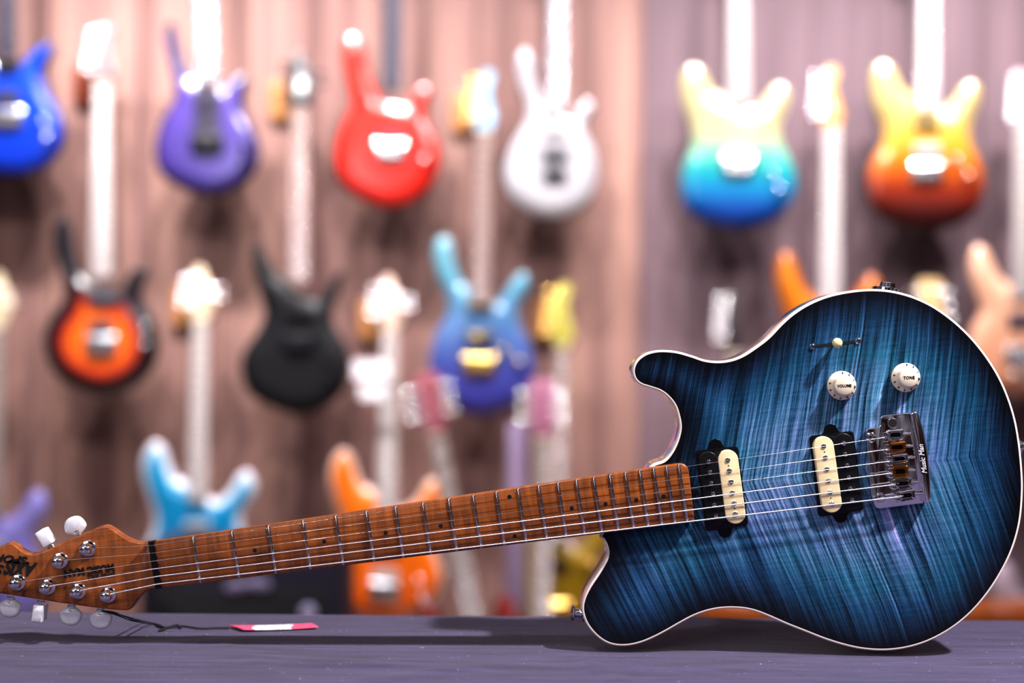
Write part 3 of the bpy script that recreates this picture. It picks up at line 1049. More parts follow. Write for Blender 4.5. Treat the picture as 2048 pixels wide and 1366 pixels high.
    lathe(g, (q.x, Y(-0.022), q.z - 0.0018), (0.12, 0, 1), [(0.013, -0.001), (0.013, 0.0025), (0.0075, 0.0035), (0.0068, 0.0072), (0.0045, 0.0076), (0.0042, 0.0060)], 24)
    build('output_jack', g, CHROME, root, smooth=40)
    return root


# ------------------------------------------------------------------ hanging and standing guitars
GD = 3.88


def xform(loop, src, dst, s=1.0, ang=0.0, sy=None):
    """move a pixel outline so that src lands on dst, scaled and turned counter-clockwise"""
    sy = s if sy is None else sy
    out = []
    for x, y in loop:
        dx, dy = (x - src[0]) * s, (y - src[1]) * sy
        out.append((dst[0] + dx * cos(ang) + dy * sin(ang), dst[1] - dx * sin(ang) + dy * cos(ang)))
    return out


HEADS = {
    # outlines and tuner spots in millimetres: across, up from the nut
    'four_two': ([(-21, 0), (-24, 12), (-35, 26), (-40, 40), (-37, 75), (-33, 115), (-29, 143), (-18, 156), (-4, 155), (7, 142), (9, 128), (22, 108), (36, 78), (39, 62), (33, 40), (25, 18), (21, 0)],
                 [(-27, 42, -1), (-25, 68, -1), (-23, 94, -1), (-20, 120, -1), (23, 66, 1), (17, 96, 1)]),
    'inline': ([(-21, 0), (-25, 14), (-33, 27), (-31, 60), (-27, 100), (-22, 140), (-14, 165), (0, 178), (16, 176), (25, 162), (22, 145), (15, 125), (20, 85), (31, 48), (29, 26), (23, 10), (21, 0)],
               [(-24, 36, -1), (-22, 60, -1), (-20, 84, -1), (-17, 108, -1), (-14, 132, -1), (-9, 154, -1)]),
    'three_three': ([(-21, 0), (-26, 14), (-37, 30), (-39, 50), (-35, 90), (-37, 130), (-30, 150), (-10, 156), (0, 150), (10, 156), (30, 150), (37, 130), (35, 90), (39, 50), (37, 30), (26, 14), (21, 0)],
                    [(-27, 46, -1), (-26, 82, -1), (-27, 118, -1), (27, 46, 1), (26, 82, 1), (27, 118, 1)]),
}
FRETDATA = {}


def wall_guitar(label, loop, nut, bridge_px, body, side, board, head_col, head='four_two', D=GD, hw='chrome', pickups=(), knobs=(), group='electric guitars hanging on the wall',
                neck_half=(21, 28), side_from=5, bev_r=0.012, mirror=1, frets=22, dots=True, headtilt=0.2, cover=None, name='electric_guitar', thick=0.042, binding=None, br_size=(0.088, 0.054)):
    metal = {'chrome': WCHROME, 'gold': GOLD, 'black': BLACKW}[hw]
    pts = [at(x, y, D) for x, y in loop]
    base = Vector(((min(p.x for p in pts) + max(p.x for p in pts)) / 2, D + thick / 2, min(p.z for p in pts)))
    root = empty(name, base, label, 'guitar', group)

    def L2(px, py, off=0.0):
        p = at(px, py, D - off) - base
        return Vector((p.x, p.z))

    def Yl(w):
        return D - w - base.y
    outline = [(p.x - base.x, p.z - base.z) for p in pts]
    outline = spline(outline, 5)
    if area2(outline) < 0: outline = outline[::-1]
    # body: flat face, rounded rim, sides
    g = G()
    r = bev_r
    seg = 6
    h0, a0 = 0.0125, 0.56
    prof = [(r * (1 - sin(a)), Yl(-h0 - r * (cos(a0) - cos(a)))) for a in [a0 + i * (pi / 2 - a0) / seg for i in range(seg + 1)]]
    r2 = 0.008
    prof += [(r2 * (1 - cos(a)), Yl(-thick + r2 * (1 - sin(a)))) for a in [i * pi / 2 / 3 for i in range(4)]]
    slab(g, outline, prof, mi=0, side_mi=(side_from, 1), cap_front=False)
    nb = len(g.v)
    n_ = len(outline)
    edge = []
    for k, (d, y) in enumerate(prof):
        edge += [min(d, r)] * n_ if k < seg + 1 else [0.0] * n_
    rin = r * (1 - sin(a0))
    ed = top_face(g, inset(outline, rin), Yl(0), 0.011, 0, lambda x, z, e: carve(e, h0))
    edge += [e + rin for e in ed]
    zs = [p[1] for p in outline]
    z0, z1 = min(zs), max(zs)
    rise = [(v[2] - z0) / (z1 - z0) for v in g.v]
    build('body', g, [body, side], root, smooth=60, attrs={'edge': edge, 'rise': rise})
    if binding is not None:
        g = G()
        slab(g, outline, [(-0.0012, Yl(-0.010)), (-0.0012, Yl(-0.026))], cap_front=False, cap_back=False)
        build('edge_binding', g, binding, root)
    # neck along the line nut - bridge
    a = L2(*nut, 0.008); b = L2(*bridge_px, 0.012)
    ax = (b - a).normalized(); e = Vector((-ax.y, ax.x))          # e points to the viewer's right when the neck hangs down
    if e.x < 0: e = -e
    Ls = (b - a).length
    wn, we = neck_half[0] / 1000, neck_half[1] / 1000
    ln = Ls * 0.735
    ft = 0.009
    poly = [tuple(a - e * wn), tuple(a + ax * ln - e * we), tuple(a + ax * ln + e * we), tuple(a + e * wn)]
    g = G()
    slab(g, poly, [(0.0006, Yl(ft)), (0.0, Yl(ft - 0.001)), (0.0, Yl(ft - 0.006)), (0.003, Yl(ft - 0.014)), (0.010, Yl(ft - 0.021))])
    neck = build('neck', g, board, root, smooth=50)
    # frets share one mesh each width; the first is built, the rest are copies scaled to the neck's width
    key = 'fret'
    if key not in FRETDATA:
        gf = G()
        prf = [(-0.0014, 0.0003), (-0.0012, -0.0008), (-0.0005, -0.0014), (0.0005, -0.0014), (0.0012, -0.0008), (0.0014, 0.0003)]
        v = [(x, y, s_) for x in (-1, 1) for s_, y in prf]
        m = len(prf)
        f = [(i, m + i, m + i + 1, i + 1) for i in range(m - 1)] + [tuple(range(m)), tuple(m + i for i in range(m))[::-1]]
        gf.add(v, f)
        me = bpy.data.meshes.new('fret'); me.from_pydata(gf.v, [], gf.f); me.update()
        me.polygons.foreach_set('use_smooth', [True] * len(me.polygons)); me.set_sharp_from_angle(angle=radians(50))
        me.materials.append(NICKEL)
        FRETDATA[key] = me
    ang = math.atan2(e.y, e.x)
    for n in range(1, frets + 1):
        s_ = Ls * (1 - 2 ** (-n / 12))
        c = a + ax * s_
        half = wn + (we - wn) * s_ / ln
        fo = bpy.data.objects.new('fret', FRETDATA[key])
        COL.objects.link(fo)
        fo.parent = neck
        fo.location = (c.x, Yl(ft), c.y)
        fo.rotation_euler = (0, -ang, 0)
        fo.scale = (half * 0.97, 1, 1)
    # headstock, leaning back from the nut
    def tilt(g):
        ct, st = cos(headtilt), sin(headtilt)
        out = []
        for x, y, z in g.v:
            q = Vector((x, z)) - a
            l = q.dot(-ax); w = q.dot(e); dy = y - Yl(0.005)
            l2, y2 = l * ct - dy * st, l * st + dy * ct
            p = a + e * w - ax * l2
            out.append((p.x, Yl(0.005) + y2, p.y))
        g.v = out
    ho, hp = HEADS[head]
    up = -ax
    hy = ft - 0.004
    hpoly = [tuple(a + e * (mirror * x / 1000) + up * (y / 1000)) for x, y in ho]
    g = G()
    sm = spline(hpoly, 3, closed=False)
    slab(g, sm, bev(Yl(hy), Yl(hy - 0.014), 0.002, 2), cap_front=False)
    hc = a + up * 0.08
    top_face(g, inset(sm if area2(sm) > 0 else sm[::-1], 0.002), Yl(hy), 0.011, 0, lambda x, z, e_: -max(0.0, min(e_ * 0.25, 0.0034 - ((x - hc.x) ** 2 + (z - hc.y) ** 2) / 1.9)))
    tilt(g)
    build('headstock', g, head_col, root, smooth=50)
    g = G()
    nq = [tuple(a - e * wn + up * 0.003), tuple(a - e * wn - up * 0.002), tuple(a + e * wn - up * 0.002), tuple(a + e * wn + up * 0.003)]
    slab(g, nq, bev(Yl(ft + 0.002), Yl(ft - 0.006), 0.0006, 1))
    build('nut', g, BLACKP if hw == 'black' else KNOBC, root)
    posts = []
    for x, y, sd in hp:
        x *= mirror; sd *= mirror
        c = a + e * (x / 1000) + up * (y / 1000)
        posts.append(c)
        g = G()
        lathe(g, (c.x, Yl(hy), c.y), (0, -1, 0), [(0.0075, -0.0005), (0.0072, 0.002), (0.0045, 0.003), (0.0045, 0.011), (0.003, 0.0125), (0.001, 0.0127)], 14)
        # button outside the rim: find the rim at this height
        rim = 0.0
        rows = sorted(ho, key=lambda q: abs(q[1] - y))
        rim = max([abs(q[0]) for q in ho if (q[0] * mirror * sd > 0) and abs(q[1] - y) < 26] or [35]) / 1000
        dv = e * sd
        s0 = a + e * (sd * rim * 0.9) + up * (y / 1000)
        lathe(g, (s0.x, Yl(hy - 0.008), s0.y), (dv.x, 0, dv.y), [(0.003, 0), (0.003, 0.010), (0.0055, 0.012), (0.0075, 0.018), (0.007, 0.026), (0.003, 0.029)], 12)
        tilt(g)
        build('tuning_peg', g, metal, root, smooth=45)
    # pickups
    for (py_, mat, wdt) in pickups:
        t = (py_ - nut[1]) / (bridge_px[1] - nut[1])
        c = a + ax * (Ls * t)
        g = G()
        hh, ww = wdt / 1000 / 2, 0.035
        q = [tuple(c + e * sx * ww + ax * sy * hh) for sx, sy in ((-1, -1), (-1, 1), (1, 1), (1, -1))]
        slab(g, rounded(q, 0.004), bev(Yl(0.007), Yl(-0.001), 0.0015, 2))
        pk = build('pickup', g, mat, root)
        for i in range(6):
            for row in ((-0.25, 0.25) if wdt > 24 else (0.0,)):
                cc = c + e * (-0.026 + 0.0104 * i) + ax * (row * 2 * hh)
                g = G(); lathe(g, (cc.x, Yl(0.007), cc.y), (0, -1, 0), [(0.0024, -0.001), (0.0022, 0.0008), (0.0008, 0.0011)], 8)
                build('pole_piece', g, metal, pk)
    # bridge
    g = G()
    bw, bh = br_size
    q = [tuple(b + e * sx * bw / 2 + ax * (-0.006 + sy * bh / 2)) for sx, sy in ((-1, -1), (-1, 1), (1, 1), (1, -1))]
    bo = rounded(q, 0.006)
    if area2(bo) < 0: bo = bo[::-1]
    slab(g, bo, bev(Yl(0.0045), Yl(-0.001), 0.001, 2), cap_front=False)
    bc = b - ax * 0.006

    def dome(x, z, e_):
        q_ = Vector((x, z)) - bc
        u_, v_ = abs(q_.dot(e)) / (bw / 2), abs(q_.dot(ax)) / (bh / 2)
        return -max(0.0, min(e_ * 0.6, 0.0062 * (1 - v_ * v_) + 0.001 * (1 - u_ * u_)))
    top_face(g, inset(bo, 0.001), Yl(0.0045), 0.004, 0, dome)
    bd = build('bridge', g, metal, root, smooth=50)
    for i in range(6):
        cc = b + ax * 0.006 + e * (-0.026 + 0.0104 * i)
        g = G()
        q = [tuple(cc + e * sx * 0.0046 + ax * sy * 0.010) for sx, sy in ((-1, -1), (-1, 1), (1, 1), (1, -1))]
        slab(g, rounded(q, 0.0015), bev(Yl(0.0135), Yl(0.005), 0.0015, 2))
        build('saddle', g, metal, bd)
    # strings
    for i in range(6):
        t = -1 + 2 * i / 5
        order = [3, 2, 1, 0, 4, 5] if head == 'four_two' else ([0, 1, 2, 3, 4, 5] if head == 'inline' else [2, 1, 0, 3, 4, 5])
        pz = posts[order[i]] if mirror > 0 else posts[order[i]]
        n2 = a + e * (t * wn * 0.84); b2 = b + e * (t * 0.026)
        g = G()
        tube(g, [(pz.x, Yl(hy + 0.007) + (pz - a).length * sin(headtilt), pz.y), (n2.x, Yl(ft + 0.0025), n2.y), (b2.x, Yl(0.014), b2.y)], 0.0003 + 0.00006 * (5 - i), 6)
        build('string', g, CHROME2, root)
    for kx, ky in knobs:
        c = L2(kx, ky)
        g = G(); lathe(g, (c.x, Yl(-0.001), c.y), (0, -1, 0), [(0.0095, 0), (0.0092, 0.004), (0.0085, 0.014), (0.0075, 0.0165), (0.004, 0.0178), (0.001, 0.018)], 20)
        build('control_knob', g, metal, root, smooth=50)
    return root, a + base.xz if False else root


LOOPS = {}
LOOPS['purple'] = [(388, 158), (372, 140), (356, 95), (347, 52), (338, 40), (328, 52), (330, 95), (343, 150), (345, 195), (322, 235), (306, 290), (314, 340), (352, 372), (412, 392), (467, 378), (505, 345), (517, 300), (505, 255), (486, 215), (487, 180), (495, 158), (482, 146), (458, 158), (438, 172)]
LOOPS['red'] = [(768, 196), (752, 172), (737, 138), (729, 95), (716, 70), (700, 66), (685, 82), (683, 120), (694, 165), (700, 210), (683, 245), (667, 295), (671, 345), (700, 385), (745, 410), (782, 418), (827, 405), (863, 370), (881, 325), (875, 280), (856, 245), (851, 215), (862, 185), (856, 167), (838, 169), (818, 190), (804, 206)]
LOOPS['white'] = [(1094, 208), (1083, 190), (1073, 155), (1069, 115), (1054, 95), (1038, 100), (1030, 125), (1036, 165), (1050, 205), (1048, 240), (1022, 285), (1005, 335), (1011, 380), (1040, 415), (1090, 437), (1142, 430), (1180, 400), (1197, 350), (1192, 300), (1176, 265), (1174, 240), (1189, 215), (1182, 197), (1165, 199), (1148, 222), (1138, 235)]
LOOPS['burst'] = [(168, 556), (153, 535), (143, 500), (137, 455), (125, 430), (110, 440), (102, 475), (109, 520), (124, 565), (121, 600), (97, 635), (83, 680), (94, 730), (130, 768), (195, 792), (257, 778), (300, 740), (313, 690), (304, 640), (284, 605), (281, 575), (292, 548), (283, 530), (265, 535), (248, 560), (232, 580)]
LOOPS['black'] = [(566, 556), (552, 548), (538, 528), (526, 505), (514, 484), (504, 490), (503, 530), (515, 580), (527, 625), (514, 660), (487, 700), (479, 740), (494, 785), (540, 815), (590, 829), (642, 818), (684, 785), (699, 735), (689, 690), (666, 650), (663, 620), (679, 575), (686, 548), (673, 545), (648, 580), (625, 598)]
LOOPS['indigo'] = [(938, 574), (920, 556), (909, 520), (903, 485), (889, 470), (872, 480), (866, 510), (875, 555), (892, 595), (892, 630), (870, 670), (858, 725), (868, 775), (905, 815), (955, 836), (1012, 822), (1053, 790), (1070, 740), (1060, 690), (1040, 650), (1038, 615), (1056, 580), (1057, 552), (1041, 544), (1018, 570), (990, 604)]
LOOPS['teal_fade'] = [(1444, 186), (1430, 178), (1418, 158), (1408, 136), (1389, 127), (1372, 138), (1364, 165), (1368, 205), (1382, 250), (1385, 290), (1371, 325), (1363, 370), (1374, 415), (1410, 445), (1468, 461), (1532, 448), (1577, 415), (1595, 370), (1586, 325), (1567, 285), (1564, 250), (1577, 215), (1582, 185), (1571, 168), (1552, 168), (1537, 186), (1522, 204), (1505, 213)]
LOOPS['amber_fade'] = [(1828, 186), (1814, 178), (1801, 158), (1791, 134), (1771, 121), (1752, 132), (1745, 165), (1752, 210), (1768, 250), (1768, 285), (1748, 320), (1737, 365), (1749, 415), (1790, 448), (1855, 461), (1920, 448), (1960, 415), (1973, 365), (1963, 320), (1946, 285), (1946, 245), (1961, 205), (1964, 175), (1949, 161), (1930, 170), (1915, 192), (1900, 208), (1885, 217)]
LOOPS['blue'] = [(-16, 120), (-40, 80), (-52, 30), (-60, -15), (-75, -30), (-88, -15), (-88, 40), (-75, 100), (-72, 140), (-95, 190), (-108, 240), (-100, 290), (-60, 330), (5, 352), (62, 345), (106, 315), (125, 270), (116, 220), (89, 170), (83, 140), (97, 110), (102, 90), (89, 81), (68, 92), (48, 112), (38, 122)]
LOOPS['orange'] = [(1634, 590), (1614, 572), (1600, 540), (1589, 512), (1570, 502), (1556, 522), (1553, 565), (1565, 615), (1575, 655), (1560, 690), (1548, 740), (1560, 800), (1600, 835), (1660, 850), (1720, 838), (1760, 800), (1775, 740), (1762, 690), (1750, 655), (1752, 615), (1765, 578), (1757, 550), (1738, 550), (1720, 575), (1690, 605)]
LOOPS['teal'] = [(370, 966), (350, 956), (338, 930), (328, 900), (309, 884), (290, 898), (279, 935), (287, 985), (302, 1030), (300, 1065), (285, 1100), (278, 1145), (290, 1185), (330, 1215), (395, 1230), (455, 1218), (495, 1185), (510, 1140), (500, 1100), (485, 1065), (485, 1030), (504, 1000), (510, 970), (496, 944), (475, 950), (458, 978), (442, 994), (420, 1000)]


def wall_things():
    def plain(n, c, *a, **k):
        return globals()['plain'](n, tuple(x * 0.62 for x in c) if k.get('coat') or n.startswith('white p') else c, *a, **k)
    pale = plain('pale maple board', srgb(226, 208, 200), 0.3, coat=0.3, vary=0.1)
    glare_b = plain('maple board with painted white glare', srgb(250, 240, 236), 0.3, coat=0.4, vary=0.04)  # white glare on the fretboards is put into their colour
    pink_b = plain('light maple board', srgb(206, 178, 170), 0.3, coat=0.3, vary=0.1)
    slate_b = plain('slate dark board', srgb(96, 92, 108), 0.3, coat=0.2, vary=0.1)
    grey_b = plain('grey maple board', srgb(186, 180, 190), 0.3, coat=0.3, vary=0.1)
    blk = plain('black gloss lacquer', (0.01, 0.01, 0.016), 0.3, coat=1.0, coat_rough=0.02)
    M = {}
    M['purple'] = body_mat('violet metallic finish', [(0.0, srgb(70, 54, 138)), (0.5, srgb(106, 84, 176)), (1.0, srgb(92, 66, 176))], srgb(22, 18, 66), 0.022)
    M['red'] = body_mat('bright red finish', [(0, srgb(240, 42, 24)), (1, srgb(246, 58, 40))], srgb(150, 18, 18), 0.016)
    M['white'] = body_mat('white finish', [(0, srgb(236, 232, 238)), (1, srgb(226, 220, 230))], figure=0.02, k=0.5)
    M['burst'] = body_mat('black to orange sunburst', [(0, srgb(250, 96, 14)), (0.5, srgb(255, 138, 30)), (1, srgb(236, 84, 14))],
                          [(0.22, (0.004, 0.003, 0.008, 1)), (0.40, (0.08, 0.006, 0.012, 1)), (0.58, (0.55, 0.04, 0.008, 0.9)), (1.0, (0.9, 0.22, 0.02, 0.0))], 0.105, k=0.85)
    M['black'] = body_mat('satin black finish', [(0, (0.004, 0.004, 0.008)), (1, (0.004, 0.004, 0.007))], rough=0.5, coat=0.03)
    M['indigo'] = body_mat('sky to indigo fade', [(0.0, srgb(66, 58, 164)), (0.25, srgb(84, 92, 190)), (0.5, srgb(104, 146, 204)), (0.75, srgb(120, 190, 216)), (1, srgb(150, 208, 222))], figure=0.1)
    M['teal_fade'] = body_mat('cream to blue fade', [(0.0, srgb(4, 40, 130)), (0.14, srgb(2, 84, 176)), (0.26, srgb(0, 150, 206)), (0.38, srgb(20, 190, 190)), (0.48, srgb(150, 220, 190)), (0.60, srgb(226, 218, 168)), (1, srgb(228, 212, 158))], figure=0.05)
    M['amber_fade'] = body_mat('cream to dark red fade', [(0.0, srgb(50, 4, 4)), (0.12, srgb(84, 12, 6)), (0.26, srgb(170, 52, 6)), (0.40, srgb(244, 130, 10)), (0.54, srgb(255, 196, 70)), (0.68, srgb(236, 208, 132)), (1, srgb(232, 212, 154))], figure=0.05)
    M['blue'] = body_mat('vivid blue finish', [(0, srgb(0, 62, 210)), (1, srgb(0, 104, 250))], srgb(2, 20, 110), 0.018)
    M['orange'] = body_mat('golden orange finish', [(0, srgb(236, 110, 10)), (1, srgb(250, 160, 34))], srgb(206, 100, 20), 0.02)
    M['peach'] = body_mat('natural peach wood finish', [(0, srgb(216, 150, 116)), (1, srgb(250, 204, 176))], figure=0.25, k=0.85)
    M['lavender'] = body_mat('lavender finish', [(0, srgb(112, 104, 176)), (1, srgb(150, 142, 206))], figure=0.05, k=0.85)
    M['teal'] = body_mat('teal finish with painted rim highlight', [(0, srgb(0, 116, 176)), (1, srgb(0, 158, 206))], [(0.50, (*srgb(214, 216, 228), 1)), (0.74, (*srgb(60, 176, 210), 0.6)), (1.0, (*srgb(0, 158, 206), 0))], 0.030, k=0.85)  # pale rim, sides too: bevel highlight painted into the colour
    M['tangerine'] = body_mat('tangerine orange finish', [(0, srgb(238, 104, 4)), (0.6, srgb(246, 128, 10)), (1, srgb(226, 120, 20))], [(0.45, (*srgb(222, 186, 172), 1)), (0.72, (*srgb(226, 140, 60), 0.5)), (1.0, (*srgb(238, 120, 8), 0))], 0.022, k=0.85)
    M['redb'] = body_mat('deep red finish', [(0, srgb(150, 34, 30)), (1, srgb(206, 74, 58))], srgb(120, 24, 24), 0.02)
    M['yellow'] = body_mat('olive gold finish', [(0, srgb(150, 118, 6)), (1, srgb(206, 170, 20))], srgb(130, 92, 6), 0.02)
    M['rust'] = body_mat('rust orange finish', [(0, srgb(196, 92, 24)), (1, srgb(216, 120, 50))])
    M['tan'] = body_mat('tan finish', [(0, srgb(190, 150, 100)), (1, srgb(216, 186, 140))])
    M['pale'] = body_mat('pale lilac finish', [(0, srgb(206, 168, 150)), (1, srgb(214, 196, 214))])
    pk_b, pk_w, pk_g = BLACK, plain('white pickup cover', srgb(236, 232, 236), 0.3), plain('graphite pickup cover', srgb(70, 66, 82), 0.3)
    gold_cover = plain('gold pickup cover', (0.9, 0.68, 0.32), 0.2, 1.0)
    side = lambda n, c: plain(n, c, 0.3, coat=1.0, coat_rough=0.17)
    headp = lambda n, c: plain(n, c, 0.28, coat=0.8, coat_rough=0.16)
    W = wall_guitar
    # ---- top row, necks leaving the frame at the top
    W('vivid blue guitar cut by the left edge, on top row of the wall', LOOPS['blue'], (13, -235), (12, 240), M['blue'], side('deep blue side', srgb(4, 26, 120)), slate_b, headp('blue head', srgb(0, 70, 200)),
      pickups=((130, pk_b, 34), (193, pk_g, 34)), knobs=((88, 245), (95, 275)), bev_r=0.014)
    W('violet guitar with dark middle strip, second on the top row of the wall', LOOPS['purple'], (412, -185), (412, 290), M['purple'], side('dark violet side', srgb(26, 20, 70)), grey_b, headp('violet head', srgb(80, 60, 160)),
      hw='black', pickups=((200, pk_g, 66), (252, pk_g, 60)), knobs=((490, 290), (488, 322)))
    W('bright red guitar on the top row of the wall', LOOPS['red'], (789, -160), (780, 306), M['red'], side('dark red side', srgb(110, 12, 14)), slate_b, headp('red head', srgb(220, 40, 30)),
      pickups=((272, pk_g, 30),), knobs=((845, 255), (850, 320)), bev_r=0.014)
    W('white guitar with black sides on the top row of the wall', LOOPS['white'], (1118, -130), (1110, 345), M['white'], blk, grey_b, headp('white head', srgb(236, 232, 238)),
      hw='black', pickups=((262, pk_w, 26), (310, pk_b, 24)), side_from=1, bev_r=0.014, br_size=(0.05, 0.022))
    W('cream to teal to deep blue fade guitar on top row of the right wall panel', LOOPS['teal_fade'], (1477, -150), (1478, 335), M['teal_fade'], side('navy side', srgb(10, 50, 120)), glare_b, headp('cream head', srgb(240, 230, 190)), head='inline',
      pickups=((258, pk_w, 18), (294, pk_w, 34)), knobs=((1545, 345), (1558, 378)), neck_half=(22, 30))
    W('cream to amber to dark red fade guitar on top row near the right edge', LOOPS['amber_fade'], (1858, -135), (1856, 348), M['amber_fade'], side('dark brown side', srgb(60, 14, 10)), glare_b, headp('amber head', srgb(240, 200, 120)), head='inline',
      pickups=((250, pk_b, 18), (298, pk_w, 34)), knobs=((1912, 320), (1935, 352)), neck_half=(22, 29))
    # ---- second row
    W('black and orange sunburst guitar, leftmost whole guitar of the middle row', LOOPS['burst'], (204, 165), (200, 695), M['burst'], blk, glare_b, headp('pale silver head', srgb(150, 112, 116)), head='inline', D=GD,
      pickups=((600, pk_g, 26), (655, pk_g, 34)), knobs=((292, 655), (290, 690)), neck_half=(21, 30), bev_r=0.014)
    W('all black guitar in the middle row of the wall', LOOPS['black'], (600, 212), (596, 690), M['black'], blk, pink_b, headp('black head', (0.012, 0.012, 0.02)), hw='black',
      pickups=((632, pk_b, 36), (676, pk_b, 36)), knobs=((655, 720), (660, 755)))
    W('sky blue to indigo fade guitar with gold hardware in the middle row', LOOPS['indigo'], (968, 262), (958, 734), M['indigo'], side('indigo side', srgb(60, 40, 120)), pink_b, headp('sky blue head', srgb(140, 190, 222)), head='inline', hw='gold',
      pickups=((610, gold_cover, 30), (676, gold_cover, 34)), knobs=((1006, 700), (1038, 724)), br_size=(0.095, 0.05))
    W('golden orange guitar with neck painted glare-white behind the upper edge of the blue guitar', LOOPS['orange'], (1664, 255), (1660, 742), M['orange'], side('brown side', srgb(150, 80, 20)), glare_b, headp('orange head', srgb(240, 170, 90)), head='inline',
      pickups=((660, pk_w, 18), (700, pk_b, 34)), neck_half=(22, 30))
    W('natural peach wood guitar cut by the right edge of the frame', xform(LOOPS['orange'], (1660, 505), (2050, 492), 1.0, 0, 0.87), (2046, 262), (2044, 715), M['peach'], side('peach side', srgb(190, 120, 90)), glare_b, headp('pale head', srgb(226, 212, 220)), head='inline',
      pickups=((640, pk_g, 34),), knobs=((2036, 725), (2025, 752)))
    # ---- lowest row on the wall
    W('lavender guitar cut by the lower left edge of the frame', xform(LOOPS['teal'], (395, 1010), (-24, 1048)), (-8, 655), (-24, 1160), M['lavender'], side('lavender side', srgb(110, 100, 170)), pale, headp('cream head front', srgb(240, 222, 190)),
      pickups=((1090, pk_w, 20),))
    W('bright teal guitar with painted rim highlight above the black amplifier', LOOPS['teal'], (400, 642), (392, 1130), M['teal'], side('painted rim highlight side', srgb(210, 206, 216)), glare_b, headp('cream maple head', srgb(240, 220, 190)),
      pickups=((1050, pk_w, 20), (1085, pk_w, 20)))
    W('tangerine orange guitar with pale rim to the right of the black amplifier', xform(LOOPS['teal'], (395, 1010), (772, 1026), 1.0), (780, 662), (768, 1188), M['tangerine'], side('tan rim side', srgb(206, 160, 130)), glare_b, headp('pink maple head', srgb(236, 206, 190)),
      pickups=((1095, pk_w, 30), (1150, pk_w, 30)), knobs=((838, 1160), (845, 1195)))
    W('olive gold guitar with yellow head, low on the wall behind the blue guitar', xform(LOOPS['teal'], (395, 1010), (1117, 1100), 0.95), (1124, 692), (1112, 1228), M['yellow'], side('olive side', srgb(130, 96, 10)), pink_b, headp('yellow head', srgb(206, 196, 92)), head='inline',
      hw='gold', pickups=((1130, pk_b, 30),), knobs=((1168, 1125), (1188, 1130)))
    W('rust guitar with dark head rising behind the horn of the sharp blue guitar', xform(LOOPS['teal'], (395, 1010), (1478, 1052), 0.98), (1470, 705), (1478, 1180), M['rust'], side('rust side', srgb(130, 60, 20)), pale, headp('smoky head', srgb(64, 52, 56)), head='inline',
      pickups=((1110, pk_b, 30),))
    W('tan guitar with only its head showing above the blue guitar body', xform(LOOPS['teal'], (395, 1010), (1862, 1015), 0.95), (1866, 668), (1862, 1140), M['tan'], side('tan side', srgb(150, 110, 70)), pale, headp('tan head', srgb(226, 192, 130)), head='three_three', pickups=((1080, pk_b, 30),))
    # ---- standing on the floor in front of the wall
    stand = 'guitars standing on floor stands'
    W('red guitar leaning with pink head, standing in front of the wall', xform(LOOPS['teal'], (395, 1010), (955, 1303), 0.92, radians(12.7)), (872, 868), (976, 1400), M['redb'], side('dark red rim', srgb(110, 30, 26)), pale, headp('pink head', srgb(196, 110, 124)), head='three_three', D=3.50, group=stand,
      pickups=((1300, pk_b, 30),))
    W('upright red guitar with mauve pink head, standing before the olive gold guitar', xform(LOOPS['teal'], (395, 1010), (1082, 1292), 0.82), (1084, 876), (1082, 1400), M['redb'], side('dark red rim', srgb(110, 30, 26)), pale, headp('mauve pink head', srgb(190, 120, 150)), head='three_three', D=3.65, group=stand,
      pickups=((1400, pk_b, 30),))
    W('pale lilac guitar body at lower right edge above the table', xform(LOOPS['teal'], (395, 1010), (2092, 1238), 0.9), (2097, 800), (2092, 1360), M['pale'], side('pale lilac side', srgb(170, 150, 170)), pale, headp('lilac head', srgb(200, 190, 210)), D=3.84, group=stand,
      pickups=((1300, pk_b, 30),))
    # ---- hangers
    def hanger(px, py, nut, wood, label):
        c = at(px, py, WALL_D - 0.012)
        root = empty('wall_hanger', (c.x, WALL_D, c.z), label, 'guitar hanger', 'wooden guitar hangers on the wall')
        g = G()
        q = rounded([(-0.028, -0.055), (0.028, -0.055), (0.028, 0.055), (-0.028, 0.055)], 0.010)
        slab(g, q, bev(-0.024, 0.0, 0.004, 3))
        build('wood_block', g, wood, root, smooth=45)
        n = at(nut[0], nut[1] - 4, GD - 0.0)
        l = Vector((n.x - c.x, n.y - WALL_D, n.z - c.z))
        g = G()
        tube(g, spline([(0, -0.02, 0), (l.x * 0.3, -0.05, l.z * 0.3 - 0.004), (l.x, (l.y + 0.03), l.z), (l.x, l.y + 0.024, l.z)], 5, False), 0.005, 10)
        for s in (-1, 1):
            tube(g, spline([(l.x, l.y + 0.026, l.z), (l.x + s * 0.02, l.y + 0.028, l.z), (l.x + s * 0.031, l.y + 0.012, l.z - 0.002), (l.x + s * 0.031, l.y - 0.022, l.z + 0.004)], 5, False), 0.0045, 10)
        build('yoke', g, BLACK, root, smooth=60)
    w1 = wood_mat('amber hanger wood', srgb(150, 98, 58), srgb(196, 146, 96), (1, 0, 0), fine=120, flame=20)
    w2 = wood_mat('dark hanger wood', srgb(80, 34, 22), srgb(130, 62, 40), (1, 0, 0), fine=120, flame=20)
    hanger(168, 170, (204, 165), w2, 'dark brown hanger block by the head of the sunburst guitar')
    hanger(560, 200, (600, 212), w1, 'amber wood hanger block by the head of the black guitar')
    hanger(925, 226, (968, 262), w1, 'tan wood hanger block by the sky blue head')
    hanger(366, 612, (400, 642), w1, 'amber wood hanger block by the head of the teal guitar')
    hanger(738, 640, (780, 662), w1, 'tan wood hanger block by the head of the tangerine guitar')
    hanger(1088, 640, (1124, 692), w1, 'tan wood hanger block by the yellow head')

